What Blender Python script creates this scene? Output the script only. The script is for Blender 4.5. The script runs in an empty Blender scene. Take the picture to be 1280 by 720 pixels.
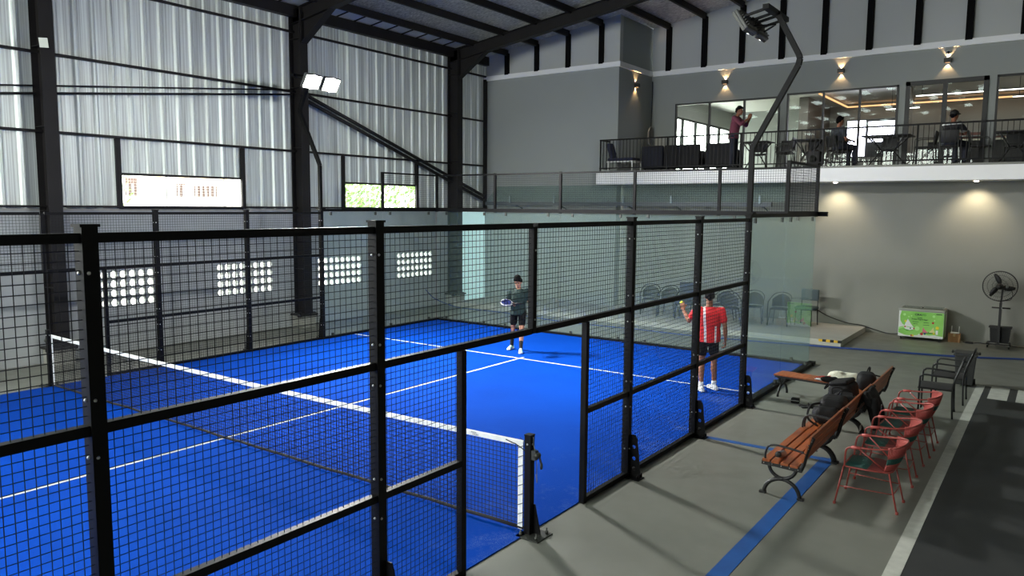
import bpy, bmesh, math, random
from mathutils import Vector, Matrix
PI = math.pi
random.seed(7)
scene = bpy.context.scene
COL = scene.collection

# ------------------------------------------------------------------ materials
def lin(c):
    r = []
    for v in c[:3]:
        v = v / 255.0
        r.append(v / 12.92 if v <= 0.04045 else ((v + 0.055) / 1.055) ** 2.4)
    return (r[0], r[1], r[2], 1.0)

def mat(name, col, rough=0.5, metal=0.0, noise=None, bump=None, spec=0.5, emit=None, stretch=None, rough_noise=None):
    m = bpy.data.materials.new(name); m.use_nodes = True
    nt = m.node_tree; b = nt.nodes['Principled BSDF']
    c = lin(col)
    b.inputs['Base Color'].default_value = c
    b.inputs['Roughness'].default_value = rough
    b.inputs['Metallic'].default_value = metal
    b.inputs['Specular IOR Level'].default_value = spec
    tc = nt.nodes.new('ShaderNodeTexCoord'); mp = nt.nodes.new('ShaderNodeMapping')
    nt.links.new(tc.outputs['Object'], mp.inputs['Vector'])
    if stretch: mp.inputs['Scale'].default_value = stretch
    if noise:
        sc, amt = noise[0], noise[1]
        n = nt.nodes.new('ShaderNodeTexNoise'); n.inputs['Scale'].default_value = sc
        n.inputs['Detail'].default_value = 5
        nt.links.new(mp.outputs['Vector'], n.inputs['Vector'])
        r = nt.nodes.new('ShaderNodeValToRGB')
        r.color_ramp.elements[0].position = .3; r.color_ramp.elements[1].position = .7
        r.color_ramp.elements[0].color = tuple(max(0, v * (1 - amt)) for v in c[:3]) + (1,)
        c2 = lin(noise[2]) if len(noise) > 2 else tuple(min(1, v * (1 + amt)) for v in c[:3]) + (1,)
        r.color_ramp.elements[1].color = c2
        nt.links.new(n.outputs['Fac'], r.inputs['Fac'])
        nt.links.new(r.outputs['Color'], b.inputs['Base Color'])
    if rough_noise:
        n3 = nt.nodes.new('ShaderNodeTexNoise'); n3.inputs['Scale'].default_value = rough_noise[0]
        nt.links.new(mp.outputs['Vector'], n3.inputs['Vector'])
        mr = nt.nodes.new('ShaderNodeMapRange')
        mr.inputs['To Min'].default_value = rough_noise[1]; mr.inputs['To Max'].default_value = rough_noise[2]
        nt.links.new(n3.outputs['Fac'], mr.inputs['Value']); nt.links.new(mr.outputs['Result'], b.inputs['Roughness'])
    if bump:
        n2 = nt.nodes.new('ShaderNodeTexNoise'); n2.inputs['Scale'].default_value = bump[0]
        n2.inputs['Detail'].default_value = 4
        nt.links.new(mp.outputs['Vector'], n2.inputs['Vector'])
        bp = nt.nodes.new('ShaderNodeBump'); bp.inputs['Strength'].default_value = bump[1]
        bp.inputs['Distance'].default_value = bump[2] if len(bump) > 2 else 0.01
        nt.links.new(n2.outputs['Fac'], bp.inputs['Height'])
        nt.links.new(bp.outputs['Normal'], b.inputs['Normal'])
    if emit:
        b.inputs['Emission Color'].default_value = lin(emit[0]); b.inputs['Emission Strength'].default_value = emit[1]
    return m

def glass_mat(name, tint, haze_col, haze, ior=1.45):
    m = bpy.data.materials.new(name); m.use_nodes = True
    nt = m.node_tree; nt.nodes.remove(nt.nodes['Principled BSDF'])
    out = nt.nodes['Material Output']
    tr = nt.nodes.new('ShaderNodeBsdfTransparent'); tr.inputs['Color'].default_value = tint + (1,)
    gl = nt.nodes.new('ShaderNodeBsdfGlossy'); gl.inputs['Roughness'].default_value = 0.015
    gl.inputs['Color'].default_value = (.9, .98, .95, 1)
    di = nt.nodes.new('ShaderNodeBsdfDiffuse'); di.inputs['Color'].default_value = lin(haze_col)
    fr = nt.nodes.new('ShaderNodeFresnel'); fr.inputs['IOR'].default_value = ior
    m1 = nt.nodes.new('ShaderNodeMixShader'); m1.inputs['Fac'].default_value = haze
    m2 = nt.nodes.new('ShaderNodeMixShader')
    nt.links.new(tr.outputs[0], m1.inputs[1]); nt.links.new(di.outputs[0], m1.inputs[2])
    ge = nt.nodes.new('ShaderNodeNewGeometry'); sb = nt.nodes.new('ShaderNodeMath'); sb.operation = 'SUBTRACT'; sb.inputs[0].default_value = 1
    mu = nt.nodes.new('ShaderNodeMath'); mu.operation = 'MULTIPLY'
    nt.links.new(ge.outputs['Backfacing'], sb.inputs[1]); nt.links.new(sb.outputs[0], mu.inputs[0]); nt.links.new(fr.outputs[0], mu.inputs[1])
    nt.links.new(mu.outputs[0], m2.inputs['Fac'])
    nt.links.new(m1.outputs[0], m2.inputs[1]); nt.links.new(gl.outputs[0], m2.inputs[2])
    nt.links.new(m2.outputs[0], out.inputs['Surface'])
    return m

def emit_mat(name, col, strength):
    m = bpy.data.materials.new(name); m.use_nodes = True
    nt = m.node_tree; nt.nodes.remove(nt.nodes['Principled BSDF'])
    e = nt.nodes.new('ShaderNodeEmission'); e.inputs['Color'].default_value = lin(col); e.inputs['Strength'].default_value = strength
    nt.links.new(e.outputs[0], nt.nodes['Material Output'].inputs['Surface'])
    return m

M = {}
M['powder'] = mat('black_powder_coat', (9, 9, 10), .5, .0, noise=(3, .15), spec=.16)
M['wire'] = mat('black_wire', (13, 14, 17), .6, spec=.3)
M['steel'] = mat('dark_painted_steel', (23, 21, 21), .6, spec=.3, noise=(2.5, .18), bump=(30, .05))
M['bolt'] = mat('zinc_bolt', (190, 192, 190), .35, .9)
M['foot_steel'] = mat('worn_base_plate', (62, 64, 60), .5, .4, noise=(12, .3))
M['white'] = mat('white_paint', (226, 228, 226), .5, noise=(8, .05))
M['band'] = mat('white_net_band', (222, 224, 222), .75, noise=(20, .08), bump=(60, .1))
M['net'] = mat('black_net_cord', (10, 11, 16), .8)
M['wood'] = mat('varnished_teak', (152, 80, 36), .42, noise=(6, .28), stretch=(6, .7, 6), bump=(14, .08))
M['iron'] = mat('black_cast_iron', (15, 15, 16), .45, bump=(60, .12))
M['red_tube'] = mat('salmon_red_tube', (142, 60, 52), .42, noise=(6, .08))
M['pink_cord'] = mat('salmon_cord', (172, 78, 72), .55)
M['red_cord'] = mat('dull_red_cord', (118, 50, 46), .6)
M['teal_cord'] = mat('dark_teal_cord', (28, 78, 70), .6)
M['rubber'] = mat('black_rubber', (22, 22, 22), .7)
M['black_plastic'] = mat('black_plastic', (17, 17, 18), .5)
M['charcoal'] = mat('charcoal_weave', (34, 33, 32), .7, noise=(40, .25))
M['bag'] = mat('black_nylon', (13, 13, 14), .7, spec=.3, noise=(9, .3), bump=(35, .25))
M['towel'] = mat('cream_towel', (214, 211, 190), .9, bump=(60, .4, .02), noise=(10, .08))
M['skin'] = mat('skin_brown', (142, 92, 66), .55, noise=(20, .06))
M['skin2'] = mat('skin_tan', (178, 126, 98), .55, noise=(20, .06))
M['hair'] = mat('black_hair', (8, 7, 7), .8, spec=.1, bump=(70, .5, .02))
M['eye'] = mat('dark_eye', (20, 16, 15), .3)
M['lip'] = mat('lips', (135, 78, 68), .5)
M['galv'] = None
M['glass'] = glass_mat('court_glass', (.95, .985, .98), (158, 185, 180), .06)
M['window_glass'] = glass_mat('window_glass', (.95, .97, .96), (160, 165, 165), .012)
M['freezer_glass'] = glass_mat('freezer_lid_glass', (.7, .74, .72), (140, 140, 130), .15)
M['led'] = emit_mat('flood_lens_lit', (255, 255, 248), 60)

# ------------------------------------------------------------------ mesh builder
class MB:
    def __init__(s): s.v = []; s.f = []; s.m = []; s.sm = []; s.cur = 0; s.smooth = False
    def add(s, vs, fs, smooth=None):
        o = len(s.v); s.v += [tuple(v) for v in vs]
        for f in fs:
            s.f.append([i + o for i in f]); s.m.append(s.cur); s.sm.append(s.smooth if smooth is None else smooth)
    def box(s, x0, x1, y0, y1, z0, z1):
        s.add([(x0,y0,z0),(x1,y0,z0),(x1,y1,z0),(x0,y1,z0),(x0,y0,z1),(x1,y0,z1),(x1,y1,z1),(x0,y1,z1)],
              [(0,3,2,1),(4,5,6,7),(0,1,5,4),(1,2,6,5),(2,3,7,6),(3,0,4,7)], False); return s
    def cbox(s, c, d, rot=None):
        hx, hy, hz = d[0]/2, d[1]/2, d[2]/2
        vs = [Vector((sx*hx, sy*hy, sz*hz)) for sz in (-1,1) for sx,sy in ((-1,-1),(1,-1),(1,1),(-1,1))]
        if rot is not None: vs = [rot @ v for v in vs]
        c = Vector(c)
        s.add([v + c for v in vs], [(0,3,2,1),(4,5,6,7),(0,1,5,4),(1,2,6,5),(2,3,7,6),(3,0,4,7)], False); return s
    def rbox(s, c, d, r=.02, rot=None, seg=3):
        # box with rounded vertical edges and softened top
        hx, hy, hz = d[0]/2, d[1]/2, d[2]/2; r = min(r, hx*.99, hy*.99, hz*.99)
        def ring(ins, z):
            out = []
            for (cx, cy, a0) in ((hx-r, hy-r, 0), (-hx+r, hy-r, PI/2), (-hx+r, -hy+r, PI), (hx-r, -hy+r, 1.5*PI)):
                for k in range(seg+1):
                    a = a0 + k/seg*PI/2; out.append(Vector((cx+(r-ins)*math.cos(a), cy+(r-ins)*math.sin(a), z)))
            return out
        rings = []
        for k in range(seg+1):
            a = k/seg*PI/2; rings.append(ring(r*(1-math.sin(a)), -hz + r*(1-math.cos(a))))
        for k in range(seg+1):
            a = k/seg*PI/2; rings.append(ring(r*(1-math.cos(a)), hz - r*(1-math.sin(a))))
        c = Vector(c)
        rr = [[(rot @ v if rot is not None else v) + c for v in g] for g in rings]
        s.loft(rr, True, True); return s
    def loft(s, rings, cap=True, smooth=True, closed=True):
        n = len(rings[0]); vs = [v for r in rings for v in r]; fs = []
        for i in range(len(rings)-1):
            for j in range(n if closed else n-1):
                a, b = i*n+j, i*n+(j+1) % n
                fs.append((a, b, b+n, a+n))
        if cap:
            fs.append(tuple(reversed(range(n)))); fs.append(tuple(range((len(rings)-1)*n, len(rings)*n)))
        s.add(vs, fs, smooth)
    def bar(s, p0, p1, w, h=None, up=(0,0,1)):
        h = w if h is None else h
        p0, p1 = Vector(p0), Vector(p1); d = (p1-p0).normalized(); u = Vector(up)
        if abs(d.dot(u)) > .98: u = Vector((1,0,0)) if abs(d.x) < .9 else Vector((0,1,0))
        a = d.cross(u).normalized(); b = a.cross(d).normalized()
        q = [-a*w/2-b*h/2, a*w/2-b*h/2, a*w/2+b*h/2, -a*w/2+b*h/2]
        s.add([p0+v for v in q]+[p1+v for v in q], [(0,1,2,3),(7,6,5,4),(0,4,5,1),(1,5,6,2),(2,6,7,3),(3,7,4,0)], False); return s
    def tube(s, pts, r, n=8, closed=False, cap=True):
        pts = [Vector(p) for p in pts]; m = len(pts)
        rs = r if isinstance(r, (list, tuple)) else [r]*m
        tang = []
        for i in range(m):
            if closed: t = pts[(i+1) % m]-pts[i-1]
            else: t = pts[min(i+1, m-1)]-pts[max(i-1, 0)]
            tang.append(t.normalized() if t.length > 1e-9 else Vector((0,0,1)))
        u = Vector((0,0,1)) if abs(tang[0].z) < .9 else Vector((1,0,0))
        a = tang[0].cross(u).normalized(); rings = []
        for i in range(m):
            t = tang[i]; a = (a - t*a.dot(t))
            a = a.normalized() if a.length > 1e-6 else t.orthogonal().normalized()
            b = t.cross(a)
            rings.append([pts[i] + (a*math.cos(2*PI*k/n) + b*math.sin(2*PI*k/n))*rs[i] for k in range(n)])
        if closed:
            vs = [v for g in rings for v in g]; fs = []
            for i in range(m):
                for j in range(n):
                    fs.append((i*n+j, i*n+(j+1) % n, ((i+1) % m)*n+(j+1) % n, ((i+1) % m)*n+j))
            s.add(vs, fs, n > 4)
        else: s.loft(rings, cap, n > 4)
        return s
    def wire(s, p0, p1, t):  # square-section wire without caps
        p0, p1 = Vector(p0), Vector(p1); d = (p1-p0).normalized()
        a = d.orthogonal().normalized()*t/2; b = d.cross(a).normalized()*t/2
        q = [a+b, b-a, -a-b, a-b]
        s.add([p0+v for v in q]+[p1+v for v in q], [(0,1,5,4),(1,2,6,5),(2,3,7,6),(3,0,4,7)], False)
    def ell(s, c, r, nu=14, nv=9, rot=None):
        c = Vector(c); r = (r, r, r) if not isinstance(r, (tuple, list)) else r
        rings = []
        for i in range(1, nv):
            a = PI*i/nv
            g = [Vector((r[0]*math.sin(a)*math.cos(2*PI*j/nu), r[1]*math.sin(a)*math.sin(2*PI*j/nu), -r[2]*math.cos(a))) for j in range(nu)]
            rings.append([(rot @ v if rot is not None else v)+c for v in g])
        vs = [v for g in rings for v in g]; fs = []
        for i in range(len(rings)-1):
            for j in range(nu): fs.append((i*nu+j, i*nu+(j+1) % nu, (i+1)*nu+(j+1) % nu, (i+1)*nu+j))
        bt = Vector((0,0,-r[2])); tp = Vector((0,0,r[2]))
        if rot is not None: bt, tp = rot @ bt, rot @ tp
        vs += [bt+c, tp+c]; k = len(vs)-2
        for j in range(nu):
            fs.append((k, (j+1) % nu, j)); fs.append((k+1, (len(rings)-1)*nu+j, (len(rings)-1)*nu+(j+1) % nu))
        s.add(vs, fs, True); return s
    def cap(s, p0, r0, p1, r1, n=12):  # tapered capsule
        p0, p1 = Vector(p0), Vector(p1); d = p1-p0; L = d.length
        if L < 1e-6: return s.ell(p0, r0)
        d.normalize(); a = d.orthogonal().normalized(); b = d.cross(a)
        rings = []
        for k in range(1, 5):
            t = -PI/2 + k*PI/8; rings.append((p0 + d*r0*math.sin(t), r0*math.cos(t)))
        for k in range(0, 4):
            t = k*PI/8; rings.append((p1 + d*r1*math.sin(t), r1*math.cos(t)))
        s.loft([[c + (a*math.cos(2*PI*j/n)+b*math.sin(2*PI*j/n))*r for j in range(n)] for c, r in rings], True, True); return s
    def lathe(s, prof, c=(0,0,0), n=20, axis='z'):
        rings = []
        for (r, z) in prof:
            g = []
            for j in range(n):
                x, y = max(r, 1e-4)*math.cos(2*PI*j/n), max(r, 1e-4)*math.sin(2*PI*j/n)
                v = Vector((x, y, z))
                if axis == 'y': v = Vector((x, -z, y))
                if axis == 'x': v = Vector((z, x, y))
                g.append(v+Vector(c))
            rings.append(g)
        s.loft(rings, True, True); return s
    def prism(s, poly, d0, d1, axis='x'):
        def P(a, b, d): return {'x': (d, a, b), 'y': (a, d, b), 'z': (a, b, d)}[axis]
        n = len(poly)
        s.add([P(a, b, d0) for a, b in poly]+[P(a, b, d1) for a, b in poly],
              [tuple(reversed(range(n))), tuple(range(n, 2*n))]+[(i, (i+1) % n, n+(i+1) % n, n+i) for i in range(n)], False); return s
    def xf(s, Mx):
        s.v = [tuple(Mx @ Vector(v)) for v in s.v]; return s
    def build(s, name, ms, parent=None, world=False):
        me = bpy.data.meshes.new(name)
        vs = s.v
        if world and parent is not None:
            o = Vector(parent['_o']); vs = [tuple(Vector(v)-o) for v in vs]
        me.from_pydata(vs, [], s.f); me.update()
        if not isinstance(ms, (list, tuple)): ms = [ms]
        for m in ms: me.materials.append(M[m] if isinstance(m, str) else m)
        me.polygons.foreach_set('material_index', [min(i, len(ms)-1) for i in s.m])
        me.polygons.foreach_set('use_smooth', s.sm); me.update()
        ob = bpy.data.objects.new(name, me); COL.objects.link(ob)
        if parent is not None: ob.parent = parent
        ob['_o'] = parent['_o'] if (parent is not None and '_o' in parent) else (0.0, 0.0, 0.0)
        return ob

def tag(o, label=None, cat=None, group=None, kind=None):
    if label: o['label'] = label
    if cat: o['category'] = cat
    if group: o['group'] = group
    if kind: o['kind'] = kind
    return o
def thing(name, label, cat, loc=(0,0,0), rz=0.0, group=None, kind=None):
    o = bpy.data.objects.new(name, None); COL.objects.link(o)
    o.location = loc; o.rotation_euler = (0, 0, rz); o['_o'] = tuple(loc); o.empty_display_size = .1
    return tag(o, label, cat, group, kind)
KIDS = {}
def copy_tree(o, parent=None):
    if not KIDS or o.name not in KIDS:
        KIDS.clear()
        for x in bpy.data.objects: KIDS.setdefault(x.name, [])
        for x in bpy.data.objects:
            if x.parent: KIDS[x.parent.name].append(x)
    kids = KIDS[o.name]
    c = o.copy(); COL.objects.link(c); c.parent = parent
    for ch in kids: copy_tree(ch, c)
    return c
def dup(o, loc, rz, label=None, group=None):
    KIDS.clear()
    c = copy_tree(o); c.location = loc; c.rotation_euler = (0, 0, rz)
    if label: c['label'] = label
    if group: c['group'] = group
    return c
def mod_bevel(o, w=.004, seg=2):
    m = o.modifiers.new('bevel', 'BEVEL'); m.width = w; m.segments = seg; m.limit_method = 'ANGLE'; return o

def flat_shape(outline, holes, thick, name='plate'):
    """extruded flat plate with holes, in its own XY plane, centred on z=0; returns (verts, faces)"""
    cu = bpy.data.curves.new(name, 'CURVE'); cu.dimensions = '2D'; cu.fill_mode = 'BOTH'; cu.extrude = thick/2
    for poly in [outline]+holes:
        sp = cu.splines.new('POLY'); sp.points.add(len(poly)-1); sp.use_cyclic_u = True
        for i, (x, y) in enumerate(poly): sp.points[i].co = (x, y, 0, 1)
    ob = bpy.data.objects.new(name, cu); COL.objects.link(ob)
    bpy.context.view_layer.update()
    dg = bpy.context.evaluated_depsgraph_get()
    me = bpy.data.meshes.new_from_object(ob.evaluated_get(dg))
    vs = [tuple(v.co) for v in me.vertices]; fs = [tuple(p.vertices) for p in me.polygons]
    bpy.data.objects.remove(ob); bpy.data.curves.remove(cu); bpy.data.meshes.remove(me)
    return vs, fs
def circle(cx, cy, r, n=14, ry=None): return [(cx+r*math.cos(2*PI*i/n), cy+(ry or r)*math.sin(2*PI*i/n)) for i in range(n)]
def text_mesh(txt, size, thick=.001, align='CENTER', bold=0.0):
    cu = bpy.data.curves.new('t', 'FONT'); cu.body = txt; cu.size = size; cu.extrude = thick; cu.align_x = align; cu.align_y = 'CENTER'; cu.offset = bold
    cu.resolution_u = 3
    ob = bpy.data.objects.new('t', cu); COL.objects.link(ob)
    bpy.context.view_layer.update()
    me = bpy.data.meshes.new_from_object(ob.evaluated_get(bpy.context.evaluated_depsgraph_get()))
    vs = [tuple(v.co) for v in me.vertices]; fs = [tuple(p.vertices) for p in me.polygons]
    bpy.data.objects.remove(ob); bpy.data.curves.remove(cu); bpy.data.meshes.remove(me)
    return vs, fs
def frame_mat(ex, ey, ez, o):
    return Matrix(((ex[0],ey[0],ez[0],o[0]),(ex[1],ey[1],ez[1],o[1]),(ex[2],ey[2],ez[2],o[2]),(0,0,0,1)))
def arc(c, r, a0, a1, n, ax=0, ay=2):
    out = []
    for i in range(n+1):
        a = a0+(a1-a0)*i/n; p = [c[0], c[1], c[2]]; p[ax] += r*math.cos(a); p[ay] += r*math.sin(a); out.append(tuple(p))
    return out
def smooth_path(pts, n=6):
    P = [Vector(p) for p in pts]; out = []
    for i in range(len(P)-1):
        p0 = P[max(i-1, 0)]; p1 = P[i]; p2 = P[i+1]; p3 = P[min(i+2, len(P)-1)]
        for k in range(n):
            t = k/n
            out.append(.5*((2*p1)+(p2-p0)*t+(2*p0-5*p1+4*p2-p3)*t*t+(3*p1-p0-3*p2+p3)*t**3))
    out.append(P[-1]); return out
CAFE_W = 32; DOWN_W = 85; SKY = 20.0; EXPO = 0.08
# ================================================================== THE HALL
XW = -12.2            # inner face of the far long wall
YB = 15.4             # lower end wall
YU = 17.27            # upper end wall behind the balcony
YN = 15.02            # front of the taller block
XN = -7.11            # corner of that block
XE, YS = 10.0, -17.0  # the other two sides, behind the camera
ZF = 4.22             # balcony floor
def roof_z(x): return 8.88 + .142*(x-XN)

# materials of the shell
def floor_material():
    m = mat('painted_concrete', (114, 115, 106), .42, noise=(.7, .10), rough_noise=(3, .32, .55), bump=(40, .03))
    return m
M['floor'] = floor_material()
M['mat_dark'] = mat('dark_rubber_flooring', (42, 44, 43), .66, noise=(2.2, .16))
M['grey_wall'] = mat('grey_render', (132, 133, 126), .85, noise=(.8, .05), bump=(50, .06))
M['upper_wall'] = mat('upper_grey_paint', (148, 153, 150), .82, noise=(.6, .03))
M['panel_wall'] = mat('pale_blue_grey_panel', (178, 182, 180), .8, noise=(.5, .03))
M['block_wall'] = mat('masonry_grey', (158, 162, 162), .85, noise=(1.4, .08), bump=(30, .1))
M['stud_black'] = mat('black_upright', (9, 9, 10), .8, spec=.1)
M['trim'] = mat('white_band', (238, 240, 240), .6)
M['fascia'] = mat('white_fascia', (240, 240, 238), .55)
M['foil'] = mat('roof_foil', (200, 200, 194), .3, .7, noise=(10, .5), bump=(14, 1.0, .12), stretch=(1, 3, 1), rough_noise=(12, .2, .5))
M['roof_sheet'] = mat('eave_sheet', (214, 220, 222), .45, .2)
M['galv'] = mat('galvanised_sheet', (210, 217, 212), .42, .30, noise=(1.5, .38), stretch=(1, 20, .2), bump=(6, .15, .02), rough_noise=(2, .35, .55))
M['concrete'] = mat('concrete_plinth', (150, 150, 142), .85, noise=(6, .12))
M['platform'] = mat('platform_concrete', (176, 173, 164), .7, noise=(1.5, .08))
M['blue_paint'] = mat('blue_floor_paint', (18, 76, 142), .5, noise=(5, .12))
M['white_line'] = mat('worn_white_line', (186, 187, 176), .6, noise=(9, .10))

MB().box(-12.4, XE, YS, 18, -.1, 0).build('floor', 'floor')['kind'] = 'structure'
tag(bpy.data.objects['floor'], 'grey painted concrete floor around the blue court', 'floor')

def st(mb, name, m, label, cat, group=None):
    return tag(mb.build(name, m), label, cat, group, 'structure')

# far long wall: masonry with four openings for breeze block vents
vents = [(-1.52, .1), (1.55, 3.2), (4.68, 6.3), (7.7, 9.34), (10.73, 12.37)]
mb = MB(); ya = YS
for (a, b) in vents+[(18.0, 18.0)]:
    mb.box(XW-.15, XW, ya, a, 0, 3.03)
    if a < 17:
        mb.box(XW-.15, XW, a, b, 0, .94); mb.box(XW-.15, XW, a, b, 1.78, 3.03)
    ya = b
st(mb, 'wall_far_lower', 'block_wall', 'low grey masonry wall behind the far side of the court', 'wall')
hole = []
for i in range(8):
    for j in range(4):
        hole.append(circle(-.7+.2*i, -.3+.2*j, .078, 14))
vs, fs = flat_shape([(-.81,-.42),(.81,-.42),(.81,.42),(-.81,.42)], hole, .13)
vlab = ['breeze block vent in the low wall behind the far net post', 'breeze block vent seen beside the nearest fence post',
        'breeze block vent between the two wall columns in the middle of the wall', 'breeze block vent half behind the far glass edge',
        'breeze block vent behind the glass nearest the corner column']
for k, (a, b) in enumerate(vents):
    m = MB(); m.add(vs, fs, False); m.xf(frame_mat((0,1,0),(0,0,1),(1,0,0),(XW-.075,(a+b)/2,1.36)))
    tag(m.build('breeze_block_vent', 'block_wall'), vlab[k], 'vent', 'breeze block vents in the low wall')
st(MB().box(XW-.16, XW+.02, YS, 18, 3.0, 3.06), 'trim_1', 'concrete', 'concrete ledge on top of the low wall', 'trim')
# glowing panel added for the bright wall strip between last column and corner
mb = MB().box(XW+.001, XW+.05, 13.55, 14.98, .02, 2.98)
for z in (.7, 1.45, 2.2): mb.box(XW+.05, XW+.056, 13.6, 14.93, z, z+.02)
M['wall_glow'] = mat('glowing_wall_patch', (222, 232, 232), .45, emit=((190, 232, 232), .55))  # emission stands in for the light on this wall section
st(mb, 'wall_glow_panel', 'wall_glow', 'added glowing panel on the wall between the corner column and the end wall', 'door')

# corrugated cladding above the masonry, with window openings
wins = [(-9.6, -6.6), (-3.6, -.6), (2.43, 5.43), (8.6, 11.56)]
def cladding(y0, y1, z0, z1):
    mb = MB(); prof = []; p = .36; y = math.floor(y0/p)*p
    while y < y1+p:
        for (dy, dx) in ((0, 0), (.20, 0), (.235, .042), (.285, .042), (.32, 0)):
            if y0 <= y+dy <= y1: prof.append((y+dy, dx))
        if y0 <= y+.1 <= y1: pass
        y += p
    prof = [(y0, prof[0][1])]+prof+[(y1, prof[-1][1])]
    prof = sorted(set(prof))
    vsx = [(XW+.0+dx, yy, z) for z in (z0, z1) for yy, dx in prof]; n = len(prof)
    mb.add(vsx, [(i, i+1, n+i+1, n+i) for i in range(n-1)], False)
    mb.add([(XW-.01+dx, yy, z) for z in (z0, z1) for yy, dx in prof], [(i+1, i, n+i, n+i+1) for i in range(n-1)], False)
    return mb
allc = MB()
def addmb(a, b): a.add(b.v, b.f, False)
ztop = roof_z(XW)+.02
ya = YS
for (a, b) in wins+[(18, 18)]:
    addmb(allc, cladding(ya, a, 3.06, ztop))
    if a < 17: addmb(allc, cladding(a, b, 3.79, ztop))
    ya = b
st(allc, 'wall_far_upper', 'galv', 'corrugated silver metal cladding high on the far wall', 'wall')
for k, (a, b) in enumerate(wins):
    w = thing('window_%d' % (k+1), 'long low window strip in the metal cladding', 'window', (XW, (a+b)/2, 3.06), kind='structure')
    lab = {2: 'long window strip between the first two wall columns, pale house outside', 3: 'window strip beyond the lit floodlights with green leaves outside'}.get(k)
    if lab: w['label'] = lab
    fr = MB()
    fr.box(XW-.04, XW+.05, a, b, 3.75, 3.80); fr.box(XW-.04, XW+.05, a, b, 3.04, 3.08)
    fr.build('window_frame', 'steel', w, True)
    mu = MB()
    for t in (.36, .84): mu.box(XW-.012, XW+.012, a+(b-a)*t-.012, a+(b-a)*t+.012, 3.08, 3.75)
    mu.build('mullion', mat('white_mullion', (190, 190, 188), .5), w, True)
    g = MB()
    yy = a
    while yy < b: g.wire((XW-.03, yy, 3.08), (XW-.03, yy, 3.75), .003); yy += .06
    zz = 3.1
    while zz < 3.75: g.wire((XW-.03, a, zz), (XW-.03, b, zz), .003); zz += .06
    g.build('insect_grille', mat('pale_grille', (170, 175, 170), .6), w, True)

# columns, rafters, purlins, girts
col_y = [-17, -11, -5, 1.0, 7.03, 13.17]
clab = {3: 'black steel column nearest the camera on the far wall', 4: 'black steel column beside the lit floodlights', 5: 'black steel column near the end wall corner'}
for i, y in enumerate(col_y):
    c = thing('steel_column', clab.get(i, 'black steel wall column behind the camera'), 'column', (XW+.25, y, 0), group='steel columns along the far wall', kind='structure')
    mb = MB(); zt = roof_z(XW)-.1
    mb.box(XW+.03, XW+.045, y-.125, y+.125, .34, zt); mb.box(XW+.43, XW+.445, y-.125, y+.125, .34, zt)
    mb.box(XW+.045, XW+.43, y-.006, y+.006, .34, zt)
    for z in (1.5, 3.0, 4.6, 6.1, 7.3): mb.box(XW+.045, XW+.43, y-.12, y+.12, z, z+.012)
    mb.build('shaft', 'steel', c, True)
    b = MB().box(XW+.0, XW+.5, y-.25, y+.25, .30, .345)
    for s in (-1, 1): b.lathe([(.0,.0),(.06,.0),(.06,.07),(.03,.1),(0,.1)], (XW+.36, y+s*.24, .27), 10)
    b.build('base_plate', 'iron', c, True)
    MB().box(XW+.02, XW+.46, y-.2, y+.2, 0, .30).build('plinth', 'concrete', c, True)
for i, y in enumerate(col_y):
    mb = MB()
    x0 = XW+.03
    def seg(xa, xb, ta, ba, tb, bb, w):
        mb.add([(xa,y-w,ta),(xa,y+w,ta),(xa,y+w,ba),(xa,y-w,ba),(xb,y-w,tb),(xb,y+w,tb),(xb,y+w,bb),(xb,y-w,bb)],
               [(0,1,2,3),(7,6,5,4),(0,4,5,1),(1,5,6,2),(2,6,7,3),(3,7,4,0)], False)
    za, zb = roof_z(x0)-.14, roof_z(XE)-.14
    seg(x0, XE, za, za-.012, zb, zb-.012, .1); seg(x0, XE, za-.012, za-.34, zb-.012, zb-.34, .006); seg(x0, XE, za-.34, za-.352, zb-.34, zb-.352, .1)
    # haunch
    xh = x0+1.5; zh = roof_z(xh)-.14-.34
    seg(x0+.4, xh, za-.3+.4*.142, za-.85, zh+.03, zh-.01, .006); seg(x0+.4, xh, za-.85, za-.865, zh-.0, zh-.014, .1)
    mb.box(x0+.42, x0+.44, y-.1, y+.1, za-.85, za-.1)
    lb = {3: 'black steel roof rafter above the column nearest the camera', 4: 'black steel roof rafter rising from the column beside the lit floodlights', 5: 'black steel roof rafter running below the roof closest to the end wall'}.get(i, 'black steel roof rafter behind the camera')
    st(mb, 'roof_rafter', 'steel', lb, 'rafter', 'steel rafters under the roof')
k = -4
px = []
x = -11.25
while x < XE: px.append(x); x += 1.18
for x in px:
    z = roof_z(x); yend = YN-.02 if x < XN else YU-.02
    st(MB().box(x-.04, x+.04, YS, yend, z-.19, z-.01), 'roof_purlin', 'steel', 'black steel purlin running the length of the roof', 'purlin', 'purlins under the roof')
st(MB().box(XW+.03, XW+.2, YS, 15.0, roof_z(XW)-.30, roof_z(XW)-.02), 'eave_beam', 'steel', 'thick black eave beam where the metal cladding meets the roof', 'beam')
for z, t, lb in ((4.53, .05, 'lowest horizontal black rail across the metal cladding'), (6.02, .05, 'middle horizontal black rail across the metal cladding'), (7.50, .05, 'top horizontal black rail across the metal cladding')):
    st(MB().box(XW+.045, XW+.11, YS, 15.0, z-t/2, z+t/2), 'wall_girt', 'steel', lb, 'rail', 'horizontal rails on the metal cladding')
st(MB().box(XW+.045, XW+.11, YS, 15.0, 3.07, 3.11), 'wall_girt', 'steel', 'black rail just above the low masonry wall', 'rail', 'horizontal rails on the metal cladding')
for (a, b) in wins:
    for y, sd in ((a, 'near'), (b, 'far')):
        lb = 'short black upright framing a long window strip'
        st(MB().box(XW+.03, XW+.10, y-.05, y+.05, 3.06, 4.5), 'window_stud', 'steel', lb, 'upright', 'uprights beside the window strips')
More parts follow.
